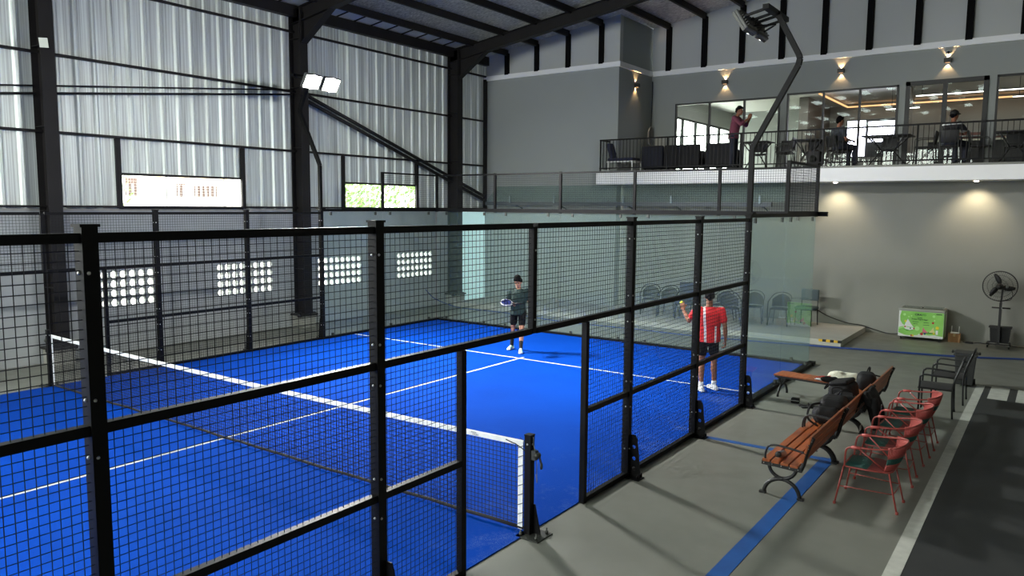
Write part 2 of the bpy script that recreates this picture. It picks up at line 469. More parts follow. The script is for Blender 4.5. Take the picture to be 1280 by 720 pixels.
st(MB().box(XW+.03, XW+.12, 14.9, 15.01, 3.06, 7.4), 'corner_stud', 'steel', 'thin black upright in the corner beside the end wall', 'upright')
# slender twin brace rods and the sloping pipe pair
for (ya_, yb_, q) in ((1.14, 6.89, 'between the first two columns'), (-.3, .86, 'cut by the edge of the photo')):
    for (za_, zb_, rr_, w_) in ((5.30, 6.06, .018, 'upper thin'), (5.15, 5.95, .026, 'lower thicker')):
        zf = lambda y: za_+(zb_-za_)*(y-.2)/6.8
        tag(MB().tube([(XW+.14, ya_, zf(ya_)), (XW+.14, yb_, zf(yb_))], rr_, 6).build('brace_rod', 'steel'), w_+' brace rod on the cladding '+q, 'brace', 'brace rods on the cladding')
for (ya_, yb_, q) in ((7.19, 13.03, 'between the floodlights and the last column'), (13.31, 14.7, 'past the last column')):
    for dz, w_ in ((0, 'upper'), (-.14, 'lower')):
        zf = lambda y: 5.99+dz-.3295*(y-7.2)
        tag(MB().tube([(XW+.2, ya_, zf(ya_)), (XW+.2, yb_, zf(yb_))], .05, 8).build('sloping_pipe', 'steel'), w_+' of the twin dark sloping pipes '+q, 'pipe', 'twin sloping pipes on the far wall')

# roof skin: sheet with foil insulation, pale strip at the eave, skylights behind the camera plus added fill panels further forward
sky = []
for xx in [-10.7+1.18*k for k in range(10)]:
    for yy in (-15.4, -13.4, -12.2, -9.6, -7.9, -6.2, -3.2): sky.append((xx, yy))
for xx in (-4.8, -3.6, -2.4):  # unseen panels added here to lift the ambient light
    for yy in (3.4, 5.4): sky.append((xx, yy))
mb = MB(); z0, z1 = roof_z(-11.3), roof_z(XE)
def roofquad(mb, xa, xb, ya, yb, t=.05, dz=0):
    mb.add([(xa,ya,roof_z(xa)+dz),(xb,ya,roof_z(xb)+dz),(xb,yb,roof_z(xb)+dz),(xa,yb,roof_z(xa)+dz),
            (xa,ya,roof_z(xa)+t+dz),(xb,ya,roof_z(xb)+t+dz),(xb,yb,roof_z(xb)+t+dz),(xa,yb,roof_z(xa)+t+dz)],
           [(0,3,2,1),(4,5,6,7),(0,1,5,4),(1,2,6,5),(2,3,7,6),(3,0,4,7)], False)
roofquad(mb, -11.3, XE, YS, 18)
st(mb, 'ceiling', 'foil', 'sloping roof lined with crinkled silver foil', 'ceiling')
mb = MB(); roofquad(mb, XW-.2, -11.3, YS, 18)
y = -4.0
st(mb, 'ceiling_eave_strip', 'roof_sheet', 'pale strip of bare roof sheet along the eave', 'ceiling')
mb = MB(); y = YS
while y < 15: mb.bar((XW+.1, y, roof_z(XW+.1)-.015), (-11.3, y, roof_z(-11.3)-.015), .025, .03); y += .62
st(mb, 'trim_2', 'steel', 'thin dark ribs across the eave strip', 'trim')
M['skylight'] = emit_mat('daylight_and_fill_panel', (238, 250, 246), 12)
for (xx, yy) in sky:
    mb = MB(); roofquad(mb, xx-.17, xx+.17, yy-.6, yy+.6, .02, -.03)
    st(mb, 'roof_skylight_and_fill', 'skylight', 'translucent roof light, the forward ones added out of view as fill', 'skylight', 'translucent roof lights')
# other walls (behind the camera) with an open end high up
st(MB().box(XE, XE+.15, YS, 18, 0, 12), 'wall_near', 'grey_wall', 'grey side wall behind the camera', 'wall')
mb = MB().box(-12.4, XE, YS-.15, YS, 0, 3.2).box(-12.4, XE, YS-.15, YS, 7.2, 12).box(-1, XE, YS-.15, YS, 3.2, 7.2)
st(mb, 'wall_rear', 'grey_wall', 'grey rear wall behind the camera with a wide open band', 'wall')

# end walls
st(MB().box(XN-.1, XE, YB, YB+.15, 0, 3.9), 'wall_end_lower', 'grey_wall', 'plain grey wall under the balcony behind the freezer and fan', 'wall')
st(MB().box(XW-.1, XN, YN, YN+.3, 0, 7.36), 'wall_end_block', 'upper_wall', 'tall plain grey wall block beside the corner column', 'wall')
def topwall(x0, x1, y, t):
    mb = MB(); mb.add([(x0,y,7.4),(x1,y,7.4),(x1,y,roof_z(x1)),(x0,y,roof_z(x0)),(x0,y+t,7.4),(x1,y+t,7.4),(x1,y+t,roof_z(x1)),(x0,y+t,roof_z(x0))],
                      [(0,1,2,3),(5,4,7,6),(0,4,5,1),(1,5,6,2),(3,2,6,7),(3,7,4,0)], False); return mb
st(topwall(XW-.1, XN, YN+.02, .2), 'wall_end_block_upper', 'panel_wall', 'pale grey panelled strip above the tall wall block', 'wall')
st(topwall(XN, XE, YU+.02, .15), 'wall_end_upper_panels', 'panel_wall', 'pale blue grey panelled strip above the balcony wall', 'wall')
mb = MB().box(XN-.15, XN, YN+.3, YU+.15, ZF-.4, 7.36)
st(mb, 'wall_return', 'upper_wall', 'short grey return wall at the end of the balcony', 'wall')
mb = MB().box(XN-.15, XN-.02, YN+.2, YU+.15, 7.36, roof_z(XN))
st(mb, 'wall_return_upper', mat('return_panel', (150, 158, 156), .8), 'short pale panel above the return wall', 'wall')
# balcony wall with openings
ops = [(-6.26, -2.97, 6.44), (-2.78, .17, 6.5), (.34, 2.24, 6.56), (2.41, 5.4, 6.56)]
mb = MB(); xa = XN
for (a, b, zt) in ops+[(XE, XE, 0)]:
    mb.box(xa, a, YU, YU+.15, ZF, 7.36)
    if a < 9: mb.box(a, b, YU, YU+.15, zt, 7.36)
    xa = b
st(mb, 'wall_end_upper', 'upper_wall', 'grey balcony wall with wide glazed openings', 'wall')
# white band
mb = MB(); mb.box(XW, XN+.06, YN-.06, YN, 7.36, 7.51); mb.box(XN, XN+.06, YN, YU-.06, 7.36, 7.51); mb.box(XN, XE, YU-.06, YU, 7.36, 7.52)
st(mb, 'trim_3', 'trim', 'thin white band running along the top of the grey walls', 'trim')
for x in px:
    zt = roof_z(x)-.12
    if x < XN: mb = MB().box(x-.07, x+.07, YN-.09, YN+.01, 7.49, zt)
    else: mb = MB().box(x-.08, x+.08, YU-.09, YU+.01, 7.49, zt)
    st(mb, 'wall_stud', 'stud_black', 'black upright between the pale panels under the roof', 'upright', 'black uprights under the roof line')

# balcony slab
st(MB().box(-7.42, XE, 14.3, YU+.1, ZF-.05, ZF), 'floor_balcony', 'floor', 'balcony floor behind the black railing', 'floor')
mb = MB().box(-7.42, XE, 14.3, YB-.001, 3.84, ZF-.05).box(XN, XE, YB+.151, YU, 3.84, ZF-.05)
st(mb, 'balcony_slab', 'fascia', 'long white balcony edge above the freezer wall', 'slab')

# platform with hazard marker
st(MB().box(XW+.6, .03, 12.66, YN-.001, 0, .13).box(XN+.001, .03, YN-.001, YB-.001, 0, .13), 'floor_platform', 'platform', 'low concrete platform in front of the end wall', 'platform')
mb = MB()
for i in range(6):
    mb.cur = i % 2; mb.box(-.46+.085*i, -.375+.085*i, 12.655, 12.70, .132, .134); mb.box(-.46+.085*i, -.375+.085*i, 12.648, 12.656, .08, .134)
tag(mb.build('hazard_strip', [mat('hazard_yellow', (215, 170, 40), .5), 'rubber']), 'short black and yellow warning strip on the platform corner', 'marker')

# floor paint and dark flooring
st(MB().box(3.02, XE, -12, 10.1, 0, .004), 'floor_dark', 'mat_dark', 'near black flooring beyond the white line', 'floor')
tag(MB().box(2.93, 3.06, -12, 10.08, .004, .007).build('floor_line', 'white_line'), 'long white floor line beside the red chairs', 'floor line', kind='structure')
mb = MB().box(3.16, 3.44, 9.02, 10.09, .005, .0085)
tag(mb.build('crossing_block', 'white_line'), 'white crossing block next to the end of the long white line', 'floor marking', 'white crossing blocks', 'structure')
tag(MB().box(3.56, 3.86, 9.0, 10.07, .005, .0085).build('crossing_block', 'white_line'), 'white crossing block cut by the edge of the photo', 'floor marking', 'white crossing blocks', 'structure')
tag(MB().box(1.70, 1.86, -12, 4.14, 0, .004).box(.15, 1.70, 4.02, 4.12, 0, .004).build('floor_stripe', 'blue_paint'), 'blue painted floor stripe turning a corner under the bench', 'floor stripe', kind='structure')

# canopy strip of glass with steel beam in front of the end wall
c = thing('glass_canopy', 'greenish glass strip on a dark beam along the end wall above the chairs', 'canopy', (-6, 14.7, 3.2))
M['canopy_glass'] = glass_mat('canopy_glass', (.92, .97, .96), (160, 180, 178), .14)
mb = MB(); mb.add([(-11.6,14.35,3.33),(-1.9,14.35,3.33),(-1.9,14.95,3.82),(-11.6,14.95,3.82),(-11.6,14.36,3.345),(-1.9,14.36,3.345),(-1.9,14.96,3.835),(-11.6,14.96,3.835)],
                  [(0,1,2,3),(7,6,5,4),(0,4,5,1),(1,5,6,2),(2,6,7,3),(3,7,4,0)], False)
mb.build('glass_sheet', 'canopy_glass', c, True)
MB().box(-11.6, -2.2, 14.3, 14.42, 3.2, 3.32).build('beam', mat('grey_beam', (70, 80, 84), .5), c, True)
for x in (-10.6, -8.9, -6.5, -5.0, -2.5):
    MB().box(x-.03, x+.03, 14.28, 14.32, 3.28, 3.5).bar((x, 14.42, 3.26), (x, 15.0, 3.1), .03).build('bracket', mat('canopy_bracket', (110, 125, 128), .4, .3) if x == -10.6 else bpy.data.materials['canopy_bracket'], c, True)
# ================================================================== THE COURT
def turf_material():
    m = mat('blue_turf', (8, 92, 214), .9, spec=.04)
    nt = m.node_tree; b = nt.nodes['Principled BSDF']
    tc = nt.nodes.new('ShaderNodeTexCoord')
    n1 = nt.nodes.new('ShaderNodeTexNoise'); n1.inputs['Scale'].default_value = .5; n1.inputs['Detail'].default_value = 3
    n2 = nt.nodes.new('ShaderNodeTexNoise'); n2.inputs['Scale'].default_value = 130; n2.inputs['Detail'].default_value = 2
    nt.links.new(tc.outputs['Object'], n1.inputs['Vector']); nt.links.new(tc.outputs['Object'], n2.inputs['Vector'])
    r = nt.nodes.new('ShaderNodeValToRGB')
    r.color_ramp.elements[0].position = .3; r.color_ramp.elements[0].color = lin((0, 54, 142))
    r.color_ramp.elements[1].position = .7; r.color_ramp.elements[1].color = lin((0, 62, 160))
    nt.links.new(n1.outputs['Fac'], r.inputs['Fac'])
    # worn sandy patches: near the fence edges and the net ends (they stay put with the turf)
    n3 = nt.nodes.new('ShaderNodeTexNoise'); n3.inputs['Scale'].default_value = 1.1; n3.inputs['Detail'].default_value = 8; n3.inputs['Roughness'].default_value = .75
    nt.links.new(tc.outputs['Object'], n3.inputs['Vector'])
    sx = nt.nodes.new('ShaderNodeSeparateXYZ'); nt.links.new(tc.outputs['Object'], sx.inputs[0])
    ed = nt.nodes.new('ShaderNodeMapRange'); ed.inputs['From Min'].default_value = -1.7; ed.inputs['From Max'].default_value = -.1
    nt.links.new(sx.outputs['X'], ed.inputs['Value'])
    mul = nt.nodes.new('ShaderNodeMath'); mul.operation = 'MULTIPLY_ADD'; mul.inputs[1].default_value = .20; 
    nt.links.new(ed.outputs[0], mul.inputs[0]); nt.links.new(n3.outputs['Fac'], mul.inputs[2])
    th = nt.nodes.new('ShaderNodeMapRange'); th.inputs['From Min'].default_value = .66; th.inputs['From Max'].default_value = .86
    th.inputs['To Max'].default_value = .42
    nt.links.new(mul.outputs[0], th.inputs['Value'])
    m1 = nt.nodes.new('ShaderNodeMath'); m1.operation = 'MULTIPLY'; nt.links.new(th.outputs[0], m1.inputs[0]); 
    th2 = nt.nodes.new('ShaderNodeMapRange'); th2.inputs['From Min'].default_value = .45; th2.inputs['From Max'].default_value = .6
    nt.links.new(n2.outputs['Fac'], th2.inputs['Value']); nt.links.new(th2.outputs[0], m1.inputs[1])
    mx = nt.nodes.new('ShaderNodeMixRGB'); mx.inputs['Color2'].default_value = lin((130, 150, 180))
    nt.links.new(m1.outputs[0], mx.inputs['Fac']); nt.links.new(r.outputs['Color'], mx.inputs['Color1'])
    nt.links.new(mx.outputs[0], b.inputs['Base Color'])
    bp = nt.nodes.new('ShaderNodeBump'); bp.inputs['Strength'].default_value = .5; bp.inputs['Distance'].default_value = .01
    nt.links.new(n2.outputs['Fac'], bp.inputs['Height']); nt.links.new(bp.outputs['Normal'], b.inputs['Normal'])
    return m
M['turf'] = turf_material()
M['court_line'] = mat('white_turf_line', (188, 188, 186), .8, noise=(30, .12))
turf = tag(MB().box(-9.99, -.01, -10, 10, 0, .012).build('court_turf', 'turf'), 'bright blue artificial turf of the padel court', 'court turf')
mb = MB().box(-9.95, -.1, 6.925, 6.975, .012, .0145); mb.build('service_line', 'court_line', turf)
MB().box(-9.95, -.1, -6.975, -6.925, .012, .0145).build('service_line', 'court_line', turf)
MB().box(-5.025, -4.975, -7.1, 7.1, .012, .0150).build('centre_line', 'court_line', turf)

BOLT = MB().ell((0,0,0), (.010,.010,.010), 8, 6)
def bolts(parent, pts, world=True):
    first = None
    for p in pts:
        if first is None:
            b = MB(); b.add(BOLT.v, BOLT.f, True); first = b.build('bolt', 'bolt', parent)
            first.location = Vector(p)-Vector(parent['_o']); first['_p'] = 1
        else:
            c = first.copy(); COL.objects.link(c); c.location = Vector(p)-Vector(parent['_o'])

GV, GF = flat_shape([(0,0),(.13,0),(.13,.05),(.085,.45),(.06,.5),(0,.5)], [circle(.05,.10,.024), circle(.047,.22,.024), circle(.044,.36,.024)], .012)

def grid_panel(axis, c, a0, a1, z0, z1, parent, t=.0036, sp=.05):
    """welded wire panel at axis=c, running a0..a1 along the other horizontal axis"""
    mb = MB(); n = max(1, round((a1-a0)/sp)); k = max(1, round((z1-z0)/sp))
    P = (lambda a, z, d=0: (c+d, a, z)) if axis == 'x' else (lambda a, z, d=0: (a, c+d, z))
    for i in range(1, n):
        a = a0+(a1-a0)*i/n; mb.wire(P(a, z0), P(a, z1), t)
    for j in range(1, k):
        z = z0+(z1-z0)*j/k; mb.wire(P(a0, z, .004), P(a1, z, .004), t)
    return mb.build('mesh_panel', 'wire', parent, True)

def side_fence(X, s, name_label):
    """s=+1: outside of the court is +x"""
    t = thing('court_side_fence', name_label, 'fence', (X+s*.015, 0, 0))
    xc = X+s*.015
    xa, xb = xc-.042, xc+.042
    def rail(y0, y1, z, h=.05):
        r = MB().box(xc-.028, xc+.028, y0, y1, z-h, z).build('rail', 'powder', t, True); return r
    for y in (-6, -4, -2, 2, 4, 6):
        p = MB().box(xa, xb, y-.04, y+.04, .0, 3.03).box(xa-.006, xb+.006, y-.05, y+.05, 3.03, 3.045).build('post', 'powder', t, True)
        zs = (.35, .85, 1.15, 1.85, 2.15, 2.8)
        bolts(p, [(xb, y-.015, z) for z in zs]+[(xc-.0, y-.043, z) for z in zs])
        g = MB(); g.add(GV, GF, False); g.xf(frame_mat((s,0,0),(0,0,1),(0,1,0),(xc+s*.045, y+.02, .012))); g.box(xc-.06, xc+.06, y-.06, y+.06, 0, .012)
        g.box(min(xc, xc+s*.2), max(xc, xc+s*.2), y-.07, y+.08, .0, .012)
        for dx, dy in ((.17, -.04), (.17, .06), (.1, .06)): g.lathe([(.013,0),(.013,.03),(.006,.05)], (xc+s*dx, y+dy, .01), 8)
        g.build('foot_bracket', 'powder', p, True)
    dp = []
    for y in (-1.04, 1.0):
        MB().box(xc-.03, xc+.03, y-.03, y+.03, 0, 1.96).build('door_post', 'powder', t, True)
    up = MB().box(xc-.03, xc+.03, -.03, .03, 1.97, 2.97).build('upper_post', 'powder', t, True)
    bolts(up, [(xc+s*.03, 0, 2.1), (xc+s*.03, 0, 2.75)])
    spans = [(-6, -4), (-4, -2), (-2, 0), (0, 2), (2, 4), (4, 6)]
    for a, b in spans:
        ea, eb = a+.04, b-.04
        rail(ea, eb, 3.0); rail(ea, eb, 2.02, .055)
        if a in (-2,): lo = (ea, -1.07)
        elif a == 0: lo = (1.03, eb)
        else: lo = (ea, eb)
        rail(lo[0], lo[1], 1.03, .055); rail(lo[0], lo[1], .06, .05)
        grid_panel('x', xc, ea, eb, 2.02, 2.96, t)
        grid_panel('x', xc, lo[0], lo[1], 1.03, 1.965, t); grid_panel('x', xc, lo[0], lo[1], .06, .975, t)
    # glass end of the side: two panes, ground beam, top beam, raised mesh
    for k, (a, b) in enumerate(((6.05, 7.99), (8.01, 9.98))):
        g = MB().box(xc-.006, xc+.006, a, b, .05, 3.0).build('glass_panel', 'glass', t, True)
        for y in (a+.25, b-.25):
            for z in (.08, 2.96): MB().box(xc-.02, xc+.02, y-.025, y+.025, z-.04, z+.04).build('clamp', 'foot_steel', g, True)
    MB().box(xc-.05, xc+.07, 6.05, 10.25, 0, .06).build('ground_beam', 'powder', t, True)
    MB().box(xc-.04, xc+.04, 6.0, 10.06, 3.01, 3.07).build('top_beam', 'powder', t, True)
    MB().box(xc-.03, xc+.03, 7.97, 8.03, 3.07, 4.0).build('upper_post', 'powder', t, True)
    MB().box(xc-.025, xc+.025, 8.0, 10.0, 3.96, 4.0).build('rail', 'powder', t, True)
    MB().box(xc-.025, xc+.025, 8.0, 10.0, 3.07, 3.11).build('rail', 'powder', t, True)
    grid_panel('x', xc, 8.03, 9.97, 3.1, 3.97, t)
    return t
side_fence(0, 1, 'black mesh and glass fence along the side of the court nearest the benches')
side_fence(-10, -1, 'black mesh and glass fence along the far side of the court')

t = thing('court_back_fence', 'glass back fence of the court with black mesh on top', 'fence', (-5, 10.05, 0))
yc = 10.05
for i in range(5):
    a, b = -10+2*i, -8+2*i
    g = MB().box(a+.012, b-.012, yc-.006, yc+.006, .05, 3.0).build('glass_panel', 'glass', t, True)
    for x in (a+.35, b-.35):
        for z in (.08, 2.96): MB().box(x-.025, x+.025, yc-.02, yc+.02, z-.04, z+.04).build('clamp', 'foot_steel', g, True)
    grid_panel('y', yc, a+.03, b-.03, 3.1, 3.97, t)
    MB().box(a, b, yc-.025, yc+.025, 3.96, 4.0).build('rail', 'powder', t, True)
for i in range(6):
    x = -10+2*i; x = min(max(x, -10.05), .05)
    MB().box(x-.03, x+.03, yc-.03, yc+.03, 3.0, 4.01).build('upper_post', 'powder', t, True)
MB().box(-10.15, .22, yc-.04, yc+.04, 3.01, 3.10).build('top_beam', 'powder', t, True)
MB().box(-10.1, .1, yc-.05, yc+.08, 0, .06).build('ground_beam', 'powder', t, True)

# the net
t = thing('padel_net', 'padel net with white top band across the blue court', 'net', (-5, 0, 0))
def ztop_net(x): return .88+.04*((x+5)/4.95)**2
n = 215; xs = [-9.93+9.86*i/n for i in range(n+1)]
mb = MB()
for x in xs: mb.wire((x, 0, .04), (x, 0, ztop_net(x)-.03), .0042)
for j in range(1, 19):
    f = j/19
    for i in range(20):
        a, b = -9.93+9.86*i/20, -9.93+9.86*(i+1)/20
        mb.wire((a, .002, .04+(ztop_net(a)-.07)*f), (b, .002, .04+(ztop_net(b)-.07)*f), .0042)
mb.build('netting', 'net', t, True)
mb = MB(); rings = []
for i in range(41):
    x = -9.93+9.86*i/40; z = ztop_net(x)
    rings.append([(x, -.008, z-.055), (x, .008, z-.055), (x, .010, z-.01), (x, 0, z), (x, -.010, z-.01)])
mb.loft(rings, True, False); band = mb.build('top_band', 'band', t, True)
for sx in (-9.93, -.07): MB().cbox((sx-.03*(1 if sx > -5 else -1), 0, .46), (.055, .012, .86)).build('side_band', 'band', t, True)
mb = MB(); mb.tube([(-9.93+9.86*i/24, random.uniform(-.012, .012), .045+random.uniform(-.006, .006)) for i in range(25)], .017, 6); mb.build('bottom_band', 'net', t, True)
mb = MB()
for k in range(9):
    z0 = .08+.095*k
    for sx, d in ((-.07, 1), (-9.93, -1)): mb.tube([(sx-.05*d, -.012, z0), (sx+.05*d, 0, z0+.05), (sx-.05*d, .012, z0+.095)], .004, 5)
mb.build('lacing_cord', 'net', t, True)
mb = MB(); mb.tube(smooth_path([(-.27, -.014, .895), (-.18, -.014, .875), (-.15, -.014, .87), (-.02, 0, .80), (.03, 0, .70)]), .005, 6); mb.build('tie_strap', 'net', t, True)
M['ink'] = mat('black_print', (40, 40, 44), .6)
for k, (tx, z) in enumerate((('PADEL', .893), ('COURT', .873))):
    vs, fs = text_mesh(tx, .024, .0006); m = MB(); m.add(vs, fs, False)
    m.xf(frame_mat((1,0,0),(0,0,1),(0,-1,0),(-.67+.02*k, -.0105, z-.004))); m.build('band_lettering', 'ink', band, True)
def net_post(x, s, lab):
    t = thing('net_post', lab, 'net post', (x, 0, 0), group='posts holding the padel net')
    p = MB().box(x-.034, x+.034, -.036, .036, .012, .98).box(x-.037, x+.037, -.039, .039, .98, .992).build('post', 'powder', t, True)
    bolts(p, [(x-.035, 0, .9), (x+.035, 0, .9), (x, -.037, .9)])
    g = MB(); g.prism([(.0, .012), (.085, .012), (.02, .30), (0, .30)], -.006, .006, 'y'); g.v = [(x+s*(.033+a), b+.03, c) for a, b, c in g.v]
    g.build('gusset', 'powder', t, True)
    b = MB().box(min(x-s*.07, x+s*.19), max(x-s*.07, x+s*.19), -.13, .13, 0, .012)
    for dx, dy in ((.15, -.09), (.15, .09), (-.03, -.09), (-.03, .09)): b.lathe([(.016,0),(.016,.03),(.008,.03),(.008,.055),(.003,.06)], (x+s*dx, dy, .012), 10)
    b.build('base_plate', 'foot_steel', t, True)
    w = MB().cbox((x+s*.06, 0, .80), (.05, .05, .09)).lathe([(.025,-.03),(.025,.03)], (x+s*.09, .0, .80), 12, 'y')
    w.bar((x+s*.09, .03, .80), (x+s*.115, .035, .70), .015).lathe([(.011,0),(.014,.03),(.012,.06)], (x+s*.115, .035, .66), 8)
    w.build('tension_winch', 'foot_steel', t, True)
    MB().tube(smooth_path([(x+s*.045, 0, .97), (x+s*.05, .0, .88), (x+s*.08, 0, .80), (x+s*.075, .02, .62), (x+s*.07, .03, .52), (x+s*.055, .03, .60)]), .003, 5).build('steel_cable', 'bolt', t, True)
    return t
net_post(.0, 1, 'black net post standing at the doorway nearest the benches')
net_post(-10.0, -1, 'black net post on the far side of the court')

# flood light poles
def flood_pole(x, y, s, lab, on=True, group='flood light poles'):
    t = thing('flood_light_pole', lab, 'light pole', (x, y, 3.07), group=group)
    X = lambda d: x+s*d
    r = [(X(0), y, 3.07), (X(0), y, 4.06), (X(.03), y, 4.14), (X(.64), y, 5.27), (X(.66), y, 5.36), (X(.64), y, 5.42), (X(.30), y, 6.06)]
    mb = MB()
    for a, b in zip(r[:-1], r[1:]): mb.bar(a, b, .075, .075, up=(0, 1, 0))
    mb.cbox((X(.0), y, 3.08), (.16, .16, .03)); mb.build('pole', 'powder', t, True)
    MB().cbox((X(.28), y, 6.06), (.09, 1.0, .07)).build('cross_arm', 'powder', t, True)
    mb = MB()
    for dy in (-.42, -.1, .1, .42): mb.bar((X(.28), y+dy, 6.05), (X(-.06), y+dy, 5.98), .035)
    for dy in (-.3, .25): mb.bar((X(.28), y, 5.9), (X(.0), y+dy, 5.85), .02)
    mb.build('strut', 'powder', t, True)
    for dy in (-.27, .27):
        tilt = s*math.radians(58)   # lens looks down over the court
        R = Matrix.Rotation(tilt, 3, 'Y')
        c = Vector((X(-.08), y+dy, 5.93))
        h = MB(); h.rbox(c, (.34, .46, .06), .02, R)
        for k in range(7): h.cbox(c+R @ Vector((-.13+.043*k, 0, .045)), (.008, .40, .035), R)
        hh = h.build('flood_light', mat('grey_housing', (96, 96, 92), .5, .3) if 'grey_housing' not in bpy.data.materials else bpy.data.materials['grey_housing'], t, True)
        lip = MB()
        for q, d in (((-.16, 0), (.014, .46)), ((.16, 0), (.014, .46)), ((0, -.222), (.32, .014)), ((0, .222), (.32, .014))): lip.cbox(c+R @ Vector((q[0], q[1], -.045)), (d[0], d[1], .04), R)
        lip.build('rim', bpy.data.materials['grey_housing'], hh, True)
        l = MB(); l.cbox(c+R @ Vector((0, 0, -.034)), (.29, .41, .008), R)
        l.build('lens', 'led' if on else 'window_glass', hh, True)
        # the lamp itself
        ld = bpy.data.lights.new('flood_lamp', 'AREA'); ld.shape = 'RECTANGLE'; ld.size = .06; ld.size_y = .42
        ld.energy = LAMP_W*(1.5 if s < 0 and y > 0 else .35); ld.color = (1, 1, .985); ld.spread = math.radians(125)
        lo = bpy.data.objects.new('flood_lamp', ld); COL.objects.link(lo)
        nrm = R @ Vector((0, 0, -1))
        lo.location = c+nrm*.06; lo.rotation_euler = nrm.to_track_quat('-Z', 'Y').to_euler()
    return t
LAMP_W = 400
flood_pole(.02, 6.0, 1, 'angled flood light pole rising from the fence beside the players, seen from behind')
flood_pole(-10.02, 6.0, -1, 'angled pole with two glaring white flood lights on the far fence')
flood_pole(.05, -6.0, 1, 'angled flood light pole on the fence behind the camera')
flood_pole(-10.05, -6.0, -1, 'angled flood light pole on the far fence outside the photo')
# small wall flood light on the first column
t = thing('small_flood_light', 'small square flood light clamped to the first wall column', 'flood light', (-11.7, .98, 6.0))
R = Vector((.72, -.62, -.28)).to_track_quat('-Z', 'Y').to_matrix()
c = Vector((-11.56, .86, 6.11))
MB().rbox(c, (.18, .21, .04), .02, R).build('housing', 'powder', t, True)
MB().cbox(c+R @ Vector((0, 0, -.022)), (.15, .175, .006), R).build('lens', mat('unlit_lens', (215, 220, 210), .1, .3), t, True)
MB().bar((-11.76, .98, 6.05), (-11.60, .90, 6.10), .03).build('bracket', 'powder', t, True)
# ================================================================== BALCONY, CAFE, WALL LAMPS
t = thing('balcony_railing', 'black railing with thin upright bars along the balcony edge', 'railing', (-2, 14.4, ZF))
yr = 14.4
MB().box(-7.36, 4.2, yr-.02, yr+.02, 5.12, 5.16).build('top_rail', 'powder', t, True)
MB().box(-7.36, 4.2, yr-.015, yr+.015, ZF+.08, ZF+.11).build('bottom_rail', 'powder', t, True)
MB().box(-7.38, -7.34, yr, 15.0, 5.12, 5.16).box(-7.38, -7.34, yr, 15.0, ZF+.08, ZF+.11).build('end_rail', 'powder', t, True)
for x in (-7.34, -5.2, -3.1, -1.0, 1.1, 3.2): MB().box(x-.02, x+.02, yr-.02, yr+.02, ZF, 5.13).build('rail_post', 'powder', t, True)
b0 = MB().box(-.007, .007, -.007, .007, ZF+.1, 5.13).build('baluster', 'steel', t)
b0.location = Vector((-7.25, yr, 0))-Vector(t['_o'])
for i in range(1, 96):
    b = b0.copy(); COL.objects.link(b); b.location = Vector((-7.25+.11*i, yr, 0))-Vector(t['_o'])
b2 = MB()
for i in range(6): b2.box(-7.366, -7.352, 14.46+.095*i, 14.474+.095*i, ZF+.1, 5.13)
b2.build('end_balusters', 'foot_steel', t, True)

# glazing of the balcony wall
M['alu'] = mat('black_window_frame', (13, 14, 14), .5)
def glazing(k, nm, a, b, zt, muls, fw, lab, door=False):
    t = thing(nm, lab, 'door' if door else 'window', ((a+b)/2, YU, ZF), kind='structure')
    mb = MB(); y0, y1 = YU-.03, YU+.06
    mb.box(a, a+fw, y0, y1, ZF, zt).box(b-fw, b, y0, y1, ZF, zt).box(a, b, y0, y1, zt-fw, zt).box(a, b, y0, y1, ZF, ZF+fw)
    mb.build('frame', 'alu', t, True)
    edges = [a+fw]+muls+[b-fw]
    for m_ in muls: MB().box(m_-fw*.5, m_+fw*.5, y0, y1, ZF+fw, zt-fw).build('mullion', 'alu', t, True)
    for e0, e1 in zip(edges[:-1], edges[1:]): MB().box(e0, e1, YU+.01, YU+.02, ZF+fw, zt-fw).build('pane', 'window_glass', t, True)
    if door:
        for m_ in muls: MB().tube([(m_+.12, YU-.07, 5.0), (m_+.12, YU-.07, 5.6)], .014, 6).build('handle', 'bolt', t, True)
    return t
glazing(5, 'window_5', -6.26, -2.97, 6.44, [-5.13, -4.04], .05, 'balcony window nearest the return wall')
glazing(6, 'window_6', -2.78, .17, 6.5, [-1.76, -.80], .05, 'balcony window with three panes behind the seated man in grey')
glazing(1, 'door_2', .34, 2.24, 6.56, [1.27], .11, 'thick framed double glass door on the balcony', True)
glazing(7, 'window_7', 2.41, 5.4, 6.56, [3.9], .05, 'balcony window cut by the edge of the photo')

# cafe room behind the glass
M['cafe_wall'] = mat('cafe_wall', (160, 163, 160), .8, noise=(1, .05))
M['cafe_dark'] = mat('cafe_partition', (110, 107, 100), .7)
M['cafe_ceil'] = mat('cafe_ceiling', (185, 185, 180), .8)
y0, y1 = YU+.15, 24.5
st(MB().box(-7.2, XE, y0-.15, y1, ZF-.1, ZF-.0), 'floor_cafe', mat('cafe_floor', (150, 150, 146), .3), 'cafe floor behind the balcony glass', 'floor')
st(MB().box(-7.2, XE, y0, y1, 6.95, 7.05), 'ceiling_cafe', 'cafe_ceil', 'pale cafe ceiling behind the balcony glass', 'ceiling')
st(MB().box(-7.2, XE, y1, y1+.1, ZF, 7.0), 'wall_cafe_back', 'cafe_wall', 'pale back wall of the cafe', 'wall')
st(MB().box(XE-.1, XE, y0, y1, ZF, 7.0), 'wall_cafe_side', 'cafe_wall', 'side wall of the cafe outside the photo', 'wall')
mb = MB().box(-7.2, -7.05, y0, y1, 6.3, 7.0)
st(mb, 'wall_cafe_window_side', 'cafe_wall', 'wall over the tall windows at the end of the cafe', 'wall')
